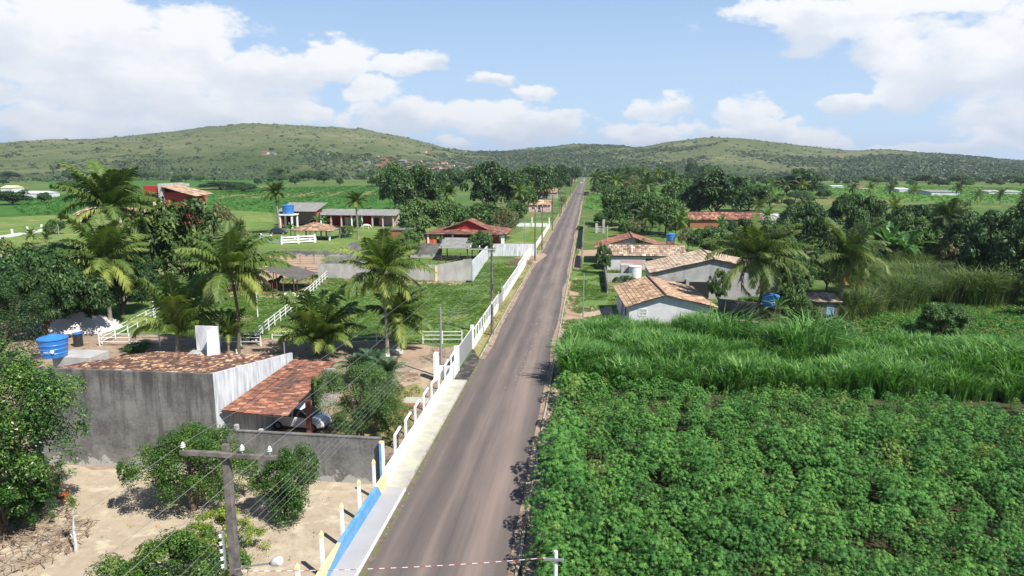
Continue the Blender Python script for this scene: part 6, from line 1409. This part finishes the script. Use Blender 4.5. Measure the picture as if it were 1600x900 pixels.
near_tree(590,650,566,90,'leaf_mid',14000,.14,'second green bush wedged between the carport bush and the cycad','shrub','garden_bush',508,low=True,zmin=.03,asp=.25,lobes=8)
near_tree(622,700,610,40,'leaf_weed',2500,.12,'thin airy shrub at the right of the carport bush','shrub','garden_bush',509,low=True,zmin=.03,asp=.25,lobes=6,hollow=.8)
# cycad clump: rosettes of stiff fronds
CY=[palm_crown('cycad',M['leaf_cycad'],150+i,nf=34,nl=26,wl=.035,up=1.3,lowang=.1,leaf=.22,droop=.75) for i in range(2)]
for i,(px,py,s,lb) in enumerate(((560,590,2.0,'blue-green cycad rosette nearest the carport roof'),(585,585,2.1,'blue-green cycad rosette in the middle of the clump'),(607,596,1.9,'blue-green cycad rosette at the right end of the clump'))):
    b=G(px,py+8); e=empty('cycad',b,lb,'cycad'); MB().tube([b,b+Vector((0,0,1.1))],[.28,.22],9).build('trunk',M['palm_bark_dark'],e); c=link('crown',CY[i%2],e); c.location=(0,0,1.1); c.scale=(s,)*3; c.rotation_euler=(0,0,i*2)
# pruned sapling
b=G(119,862); e=empty('sapling',b,'bare pruned sapling with one leafy tip on the sandy lot','sapling')
mb=MB(); mb.tube([b,b+Vector((.03,0,.5)),b+Vector((0,0,1.0))],[.08,.07,.055],8); mb.tube([b+Vector((0,0,1.0)),b+Vector((.02,.05,1.6)),b+Vector((.08,.05,2.55))],[.05,.03,.015],6); mb.tube([b+Vector((0,0,1.0)),b+Vector((.1,0,1.2))],[.05,.03],6); mb.tube([b+Vector((0,0,.6)),b+Vector((-.18,0,.85))],[.04,.02],6); mb.build('trunk',M['stone_white'],e,smooth=True)
r_=np.random.default_rng(7); n=170; Pq=np.array([.07,.05,2.4])+r_.normal(size=(n,3))*np.array([.09,.09,.22]); nr=unit(sph(r_,n)+np.array([0,0,.8])); D=unit(np.cross(nr,sph(r_,n))); V,Fq=leaf_quads(Pq,D,nr,np.full(n,.12),np.full(n,.06)); link('leaves',np_mesh('leaves',V,Fq,M['leaf_yellow'],np.clip(.5+r_.normal(size=n)*.2,0,1)),e)
# ------------------------------------------------------------------ palms
palm(196,474,172,326,80,'tallest left coconut palm with a whitish slanting trunk',bow=(.3,0,0),r=.2,rz=.4)
palm(173,506,163,408,78,'lower coconut palm with broad fronds left of the big croton tree',r=.2,nuts=True,rz=1.2)
palm(372,552,360,428,92,'tall curved coconut palm with pale fruit right of the roof-top panel',dead=.4,trunk='palm_bark_dark',bow=(.35,0,0),r=.14,white_foot=True,rz=2.0)
palm(278,554,277,522,100,'short bushy coconut palm left of the roof-top concrete panel',crown='y',r=.2,nuts=False,rz=.9,cz=1.1)
palm(357,550,357,528,40,'thin young palm between the roof-top panel and the tall curved palm',crown='y',r=.1,nuts=False,rz=2.9,cz=1.4)
palm(490,556,492,538,104,'short dense coconut palm behind the carport roof',crown='y',r=.22,nuts=False,rz=.2,cz=1.05)
palm(498,556,506,535,74,'second young palm stem sprouting beside the dense short palm',crown='y',r=.18,nuts=False,rz=2.2,cz=1.1)
palm(605,558,597,429,88,'tall coconut palm in the middle with heavy fruit and whitened foot',bow=(.12,0,0),r=.17,white_foot=True,rz=.5,dead=.5)
palm(622,548,622,500,70,'yellowing coconut palm with dead brown fronds in a stone ring',r=.16,nuts=False,dead=.55,rz=1.1,cz=1.1)
palm(438,366,430,301,26,'slender coconut palm left of the blue tank tower',r=.25,rz=1,nuts=True)
palm(560,374,556,315,22,'slender coconut palm in front of the long farm shed',r=.22,rz=2,dead=.6)
palm(702,352,701,303,22,'coconut palm rising between the dark mango trees',r=.25,rz=.3)
palm(1166,508,1184,404,86,'large leaning coconut palm in front of the grey plastered house',crown='d',trunk='palm_bark_dark',bow=(1.0,0,0),r=.17,rz=.8,dead=.55)
palm(1310,497,1323,402,70,'coconut palm with hanging dead fronds left of the banana plant',crown='d',bow=(-.1,0,0),r=.16,rz=1.9,dead=.8)
palm(1480,420,1481,340,34,'slender pale-trunked coconut palm among the dark trees at right',crown='d',r=.17,rz=.7,dead=.85)
FP=[(1207,306,293),(1225,308,291),(1252,307,290),(1331,309,295),(1359,312,295),(1390,313,297),(1426,314,298),(1496,311,295),(1527,319,307),(1562,319,306),(1597,322,309)]
for i,(x,by,cy) in enumerate(FP): far_palm(x,by+2,cy-1,13,ORD[i]+' coconut palm from the left in the row across the right field','palm row across the right field')
MP=[(1010,368,342,32,'short dense palm beside the garden gate on the right'),(1062,372,345,28,'short palm right of the one by the garden gate'),(1007,330,290,26,'tall wide palm above the right-hand garden trees'),(962,318,283,20,'palm above the low trees right of the small crop plot'),(930,304,278,20,'bright palm just right of the far road'),
    (1027,300,270,15,'palm on the skyline of the right tree mass'),(1185,350,322,20,'palm before the dark mango and long red roof'),(1197,362,338,24,'low palm over the end of the long red roof'),(980,300,272,15,'palm beside the skyline palm of the right tree mass'),(1003,292,268,13,'small high palm in the right tree mass'),(1050,300,280,14,'palm right of the skyline palm'),
    (973,290,270,12,'leftmost small palm of the right tree mass'),(1092,292,276,12,'palm left of the big dark mango on the right'),(1105,290,272,11,'palm behind the big dark mango on the right'),
    (803,320,278,20,'bushy palm left of the road in the far trees'),(812,338,300,22,'pale palm by the blue barrel left of the road'),(820,300,270,15,'palm among the far left roadside trees'),(870,290,268,13,'palm close to the far left verge'),(790,292,268,13,'palm behind the round mangos left of the road'),(745,290,268,13,'yellowish palm above the round mangos'),(706,292,270,13,'distant palm above the slender palm'),(755,284,262,11,'palm at the back of the left tree mass'),(1340,345,320,18,'palm crown low among the right-hand mango trees'),(1395,350,322,22,'pale palm crown beside the orange tinged tree at right'),
    (1130,300,278,12,'palm on the skyline right of the big dark mango'),(50,382,368,16,'small young palm on the far left meadow'),(73,384,372,10,'smallest young palm on the far left meadow'),(1165,300,280,10,'small palm before the right field')]
for x,by,cy,f,lb in MP: far_palm(x,by,cy,f,lb,None)
banana(1400,428,386,42,'broad-leaved banana plant standing above the reed thicket',stems=2); banana(1212,520,484,26,'young banana plant beside the dark tank stand'); banana(502,358,346,15,'banana plant before the farm shed garage',stems=2); banana(455,374,358,12,'banana plant at the foot of the tank tower'); banana(877,334,322,9,'small dark banana plant on the left verge far up'); banana(1270,340,322,10,'bananas beyond the right mango tree'); banana(1130,388,352,18,'banana clump below the long red roof',stems=2); banana(1050,322,300,14,'pale banana clump on the right below the tree mass',stems=2); banana(232,362,345,12,'banana plant before the red house')
# ------------------------------------------------------------------ other trees, one by one
TT=[ # kind, px, base y, top y, width px, name, label
 ('mango',72,528,395,150,'mango_tree','mango tree over the white sand heap'),('mango',135,505,405,130,'mango_tree','mango tree right of the one over the sand heap'),('mango',192,492,412,95,'mango_tree','mango tree in front of the white slanting palm trunk'),
 ('croton',22,470,374,110,'croton_tree','orange tinged croton tree near the left edge'),('round',100,468,384,120,'shade_tree','green tree behind the mangos at left'),('mango',222,470,398,70,'mango_tree','dark tree behind the whitish palm trunk'),
 ('croton',300,455,306,170,'flame_tree','large light-green tree with red specks beside the red house'),('round',262,448,340,90,'shade_tree','green tree at the left flank of the large speckled tree'),('airy',350,440,330,80,'shade_tree','thin grey-green tree behind the tall curved palm'),('bush',85,366,342,26,'shrub','bright bush on the far left meadow'),('bush',180,352,330,36,'shrub','bush under the left palm near the red house'),
 ('mango_far',655,340,266,86,'mango_tree','big dark mango tree behind the brick store'),('round_far',618,330,262,62,'shade_tree','lighter tree left of the big dark mango'),('mango_far',765,334,262,92,'mango_tree','broad round mango tree above the verandah house'),
 ('round_far',652,372,316,78,'shade_tree','green tree left of the verandah house'),('round_far',702,368,318,70,'shade_tree','green tree behind the left end of the verandah house'),('round_far',760,364,322,92,'shade_tree','spreading green tree behind the verandah house'),('round_far',640,392,362,40,'shade_tree','leafy bush right of the brick store'),
 ('bush',648,400,378,38,'shrub','grey-green bush behind the middle palm crown'),('round_far',750,404,366,44,'shade_tree','small dense tree over the grey shed corner'),('round_far',560,363,340,14,'shade_tree','tiny round tree beside the slender palm at the shed'),
 ('mango_far',700,300,268,50,'mango_tree','dark tree between the two big mangos'),('mango_far',840,312,262,62,'mango_tree','dark mango mass left of the far road'),('mango_far',872,302,264,44,'mango_tree','dark tree closest to the far left verge'),('round_far',815,330,285,46,'shade_tree','pale leafy tree by the brown roofed house'),
 ('round_far',806,352,318,40,'shade_tree','bush tree in front of the brown mono-pitch house'),('airy',790,372,330,50,'shade_tree','dry airy tree right of the verandah house'),
 ('mango_far',1118,344,274,98,'mango_tree','biggest dark mango tree on the right of the road'),('mango_far',1170,330,292,70,'mango_tree','dark tree right of the biggest mango'),('round_far',968,352,300,66,'shade_tree','feathery green tree in the right garden'),('round_far',1005,362,305,60,'shade_tree','green tree behind the garden palms'),('round_far',1040,366,312,56,'shade_tree','green tree left of the long red roof'),
 ('round_far',1060,330,285,55,'shade_tree','tree left of the biggest mango'),('mango_far',955,296,266,50,'mango_tree','dark tree right of the far road bend'),('round_far',985,292,262,44,'shade_tree','tree under the skyline palms right of the road'),('mango_far',1075,298,272,46,'mango_tree','dark tree at the back of the right tree mass'),('airy',985,312,278,36,'shade_tree','greyish bare-twigged tree in the right tree mass'),
 ('mango_far',1252,307,268,58,'mango_tree','dark round tree behind the left end of the palm row'),('mango_far',1228,306,276,34,'mango_tree','smaller dark tree left of the round one by the palm row'),
 ('mango',1258,400,322,92,'mango_tree','dark mango tree right of the long red roof'),('mango',1328,392,306,84,'mango_tree','tall domed mango tree in the middle right'),('croton',1372,360,316,30,'croton_tree','orange tinged tree beside the domed mango'),('mango',1365,412,348,80,'mango_tree','dark tree behind the banana plant'),
 ('mango',1440,400,322,92,'mango_tree','dark mango tree left of the slender pale-trunked palm'),('round',1412,420,342,80,'shade_tree','mid green tree above the banana plant'),('mango',1522,432,334,104,'mango_tree','dark tree right of the slender pale-trunked palm'),('airy',1490,432,372,70,'shade_tree','dry brownish tree above the reeds'),
 ('mango',1592,462,322,130,'mango_tree','very dark big mango tree at the right edge'),('mango',1556,440,350,90,'mango_tree','dark tree just left of the right-edge mango'),('round',1480,385,318,70,'shade_tree','green tree behind the slender palm'),('round',1210,420,352,80,'shade_tree','green tree between the leaning palm and the dark mango'),
 ('mango',1180,405,352,70,'mango_tree','dark tree behind the leaning palm crown'),('round',1120,412,356,84,'shade_tree','bright green tree behind the grey plastered house roof'),('mango',1150,398,345,60,'mango_tree','dark tree above the bright tree at the plastered house'),('airy',1075,392,358,40,'shade_tree','thin grey tree right of the brick tank stand'),
 ('round',1290,460,390,60,'papaya_tree','light leafy tree behind the small ruined shed'),('round',1240,470,405,70,'shade_tree','green tree right of the plastered house'),('mango',1345,440,385,70,'mango_tree','dark tree behind the palm with dead fronds'),('bush',1235,505,440,56,'shrub','dark green bush beside the tank stand'),
 ('round',941,428,385,30,'garden_tree','small round garden tree in front of the low wing'),('round',1000,412,373,34,'papaya_tree','slim leafy tree in front of the low wing roof'),('round',1122,478,424,34,'papaya_tree','slim dark tree in front of the plastered house wall'),('bush',975,440,428,34,'shrub','low bushes in front of the cistern wall'),
 ('round',1468,530,474,70,'shrub','dark spreading bush standing in the weed field'),('bush',1268,548,482,90,'shrub','leafy bush at the left of the weed field'),('bush',1310,540,500,66,'shrub','low broad-leaved bush before the weed field'),
 ('bush',640,374,356,50,'shrub','low bush in front of the farm shed end'),('bush_weed',545,368,352,30,'shrub','bush on the lawn between pavilion and shed'),('bush',215,546,536,46,'ground_bush','low leafy creeper behind the grey house'),
 ('bush',905,360,352,10,'shrub','small bush on the right verge'),('bush_weed',880,318,306,14,'shrub','weedy bush on the far left verge'),('mango_far',110,298,284,40,'mango_tree','dark tree on the far left plain beside the warehouse'),('mango_far',20,320,300,46,'mango_tree','dark trees before the left warehouse'),('mango_far',70,316,302,22,'mango_tree','small dark tree right of the left warehouse'),('mango_far',345,296,284,70,'mango_tree','dark belt tree beyond the red house'),('mango_far',276,288,274,14,'mango_tree','lone round tree above the red house roof'),
 ('mango_far',380,300,288,46,'mango_tree','dark tree right of the belt tree beyond the red house')]
for k,px,by,ty,w,nm,lb in TT: tree(k,px,by,ty,w,nm,lb,'shrub' if nm in('shrub','ground_bush') else 'tree')
# reed-like clumps by the cottage
for px,by,s,lb in ((1128,552,2.1,'tall bamboo-like grass tuft at the corner of the white cottage'),(1148,550,1.7,'second bamboo-like tuft right of the white cottage'),(1235,562,1.7,'tall grass tuft below the dark tank stand'),(1262,572,2.3,'bushy grass tuft rising from the elephant grass at centre right')):
    b=G(px,by); e=link('grass_tuft',grass_clump(int(px),'leaf_cane',n=320,h=3.4,spread=1.3,w=.06,arch=.8),None,b); e.scale=(s*.72,s*.72,s*.72); tag(e,lb,'grass tuft')
# belts of distant trees: one by one, sharing their look
rng=random.Random(11)
def belt(x0,x1,y0,y1,n,hmin,hmax,wf,label,grp,kinds=('mango_far','round_far'),seed=0):
    rg=random.Random(seed)
    for i in range(n):
        lab=label.replace('tree ',ordinal(i)+' tree from the left ',1) if label.startswith('tree ') else ordinal(i)+' '+label
        px=x0+(x1-x0)*(i+.5+rg.uniform(-.45,.45))/n; by=rg.uniform(y0,y1); H=rg.uniform(hmin,hmax)
        tree(rg.choice(kinds),px,by,by-H,H*rg.uniform(*wf),'tree',lab,'tree',grp,rz=rg.uniform(0,6))
belt(770,900,282,292,20,14,24,(1.0,1.5),'tree of the distant dark wood left of the far road','wood left of the far road',seed=1)
belt(925,1130,280,294,26,13,24,(1.0,1.5),'tree of the distant dark wood right of the far road','wood right of the far road',seed=2)
belt(585,770,282,300,16,12,24,(1.1,1.7),'tree of the wood behind the two big mangos','wood behind the two big mangos',seed=3)
belt(930,1110,300,345,18,14,24,(1.0,1.4),'leafy tree in the gardens between the road and the biggest mango','garden trees right of the road',('round_far','airy','mango_far'),seed=4)
belt(1190,1600,345,400,22,26,44,(1.0,1.5),'tree filling the dark grove behind the right-hand palms','grove behind the right-hand palms',('mango','round','mango'),seed=5)
belt(1130,1620,284,292,30,6,13,(1.2,2.2),'tree of the low dark hedge beyond the right field','hedge beyond the right field',seed=6)
belt(-20,330,272,290,22,6,12,(1.4,2.6),'tree of the dark hedges on the far left plain','hedges on the far left plain',seed=7)
belt(400,600,270,290,20,9,18,(1.3,2.2),'tree of the dark wood at the foot of the left hill','wood at the foot of the left hill',seed=8)
belt(930,1060,345,372,8,20,30,(1.0,1.4),'tree of the overgrown garden behind the farthest house','overgrown garden behind the farthest house',('round_far','airy'),seed=9)
belt(808,860,296,330,8,10,18,(1.0,1.5),'small tree among the far left roadside houses','trees among the far left roadside houses',('round_far','airy'),seed=10)
belt(1560,1640,400,500,7,40,60,(.8,1.1),'tree of the dark edge at the far right of the reeds','dark edge right of the reeds',('mango','round'),seed=12)
belt(1150,1300,300,330,9,10,20,(1.2,1.8),'tree between the long red roof and the right field','trees before the right field',seed=13)
# ------------------------------------------------------------------ air
HAZE=True
if HAZE:
    m=bpy.data.materials.new('haze'); m.use_nodes=True; nt=m.node_tree; nt.nodes.clear(); out=nt.nodes.new('ShaderNodeOutputMaterial'); pv=nt.nodes.new('ShaderNodeVolumePrincipled')
    pv.inputs['Color'].default_value=(.78,.88,1,1); pv.inputs['Density'].default_value=.00009; pv.inputs['Anisotropy'].default_value=.2; nt.links.new(pv.outputs[0],out.inputs['Volume'])
    o=MB().box((0,0,158),(26000,26000,326)).build('haze',m,org=(0,0,0)); tag(o,kind='stuff')
    scene.cycles.volume_step_rate=10; scene.cycles.volume_max_steps=32
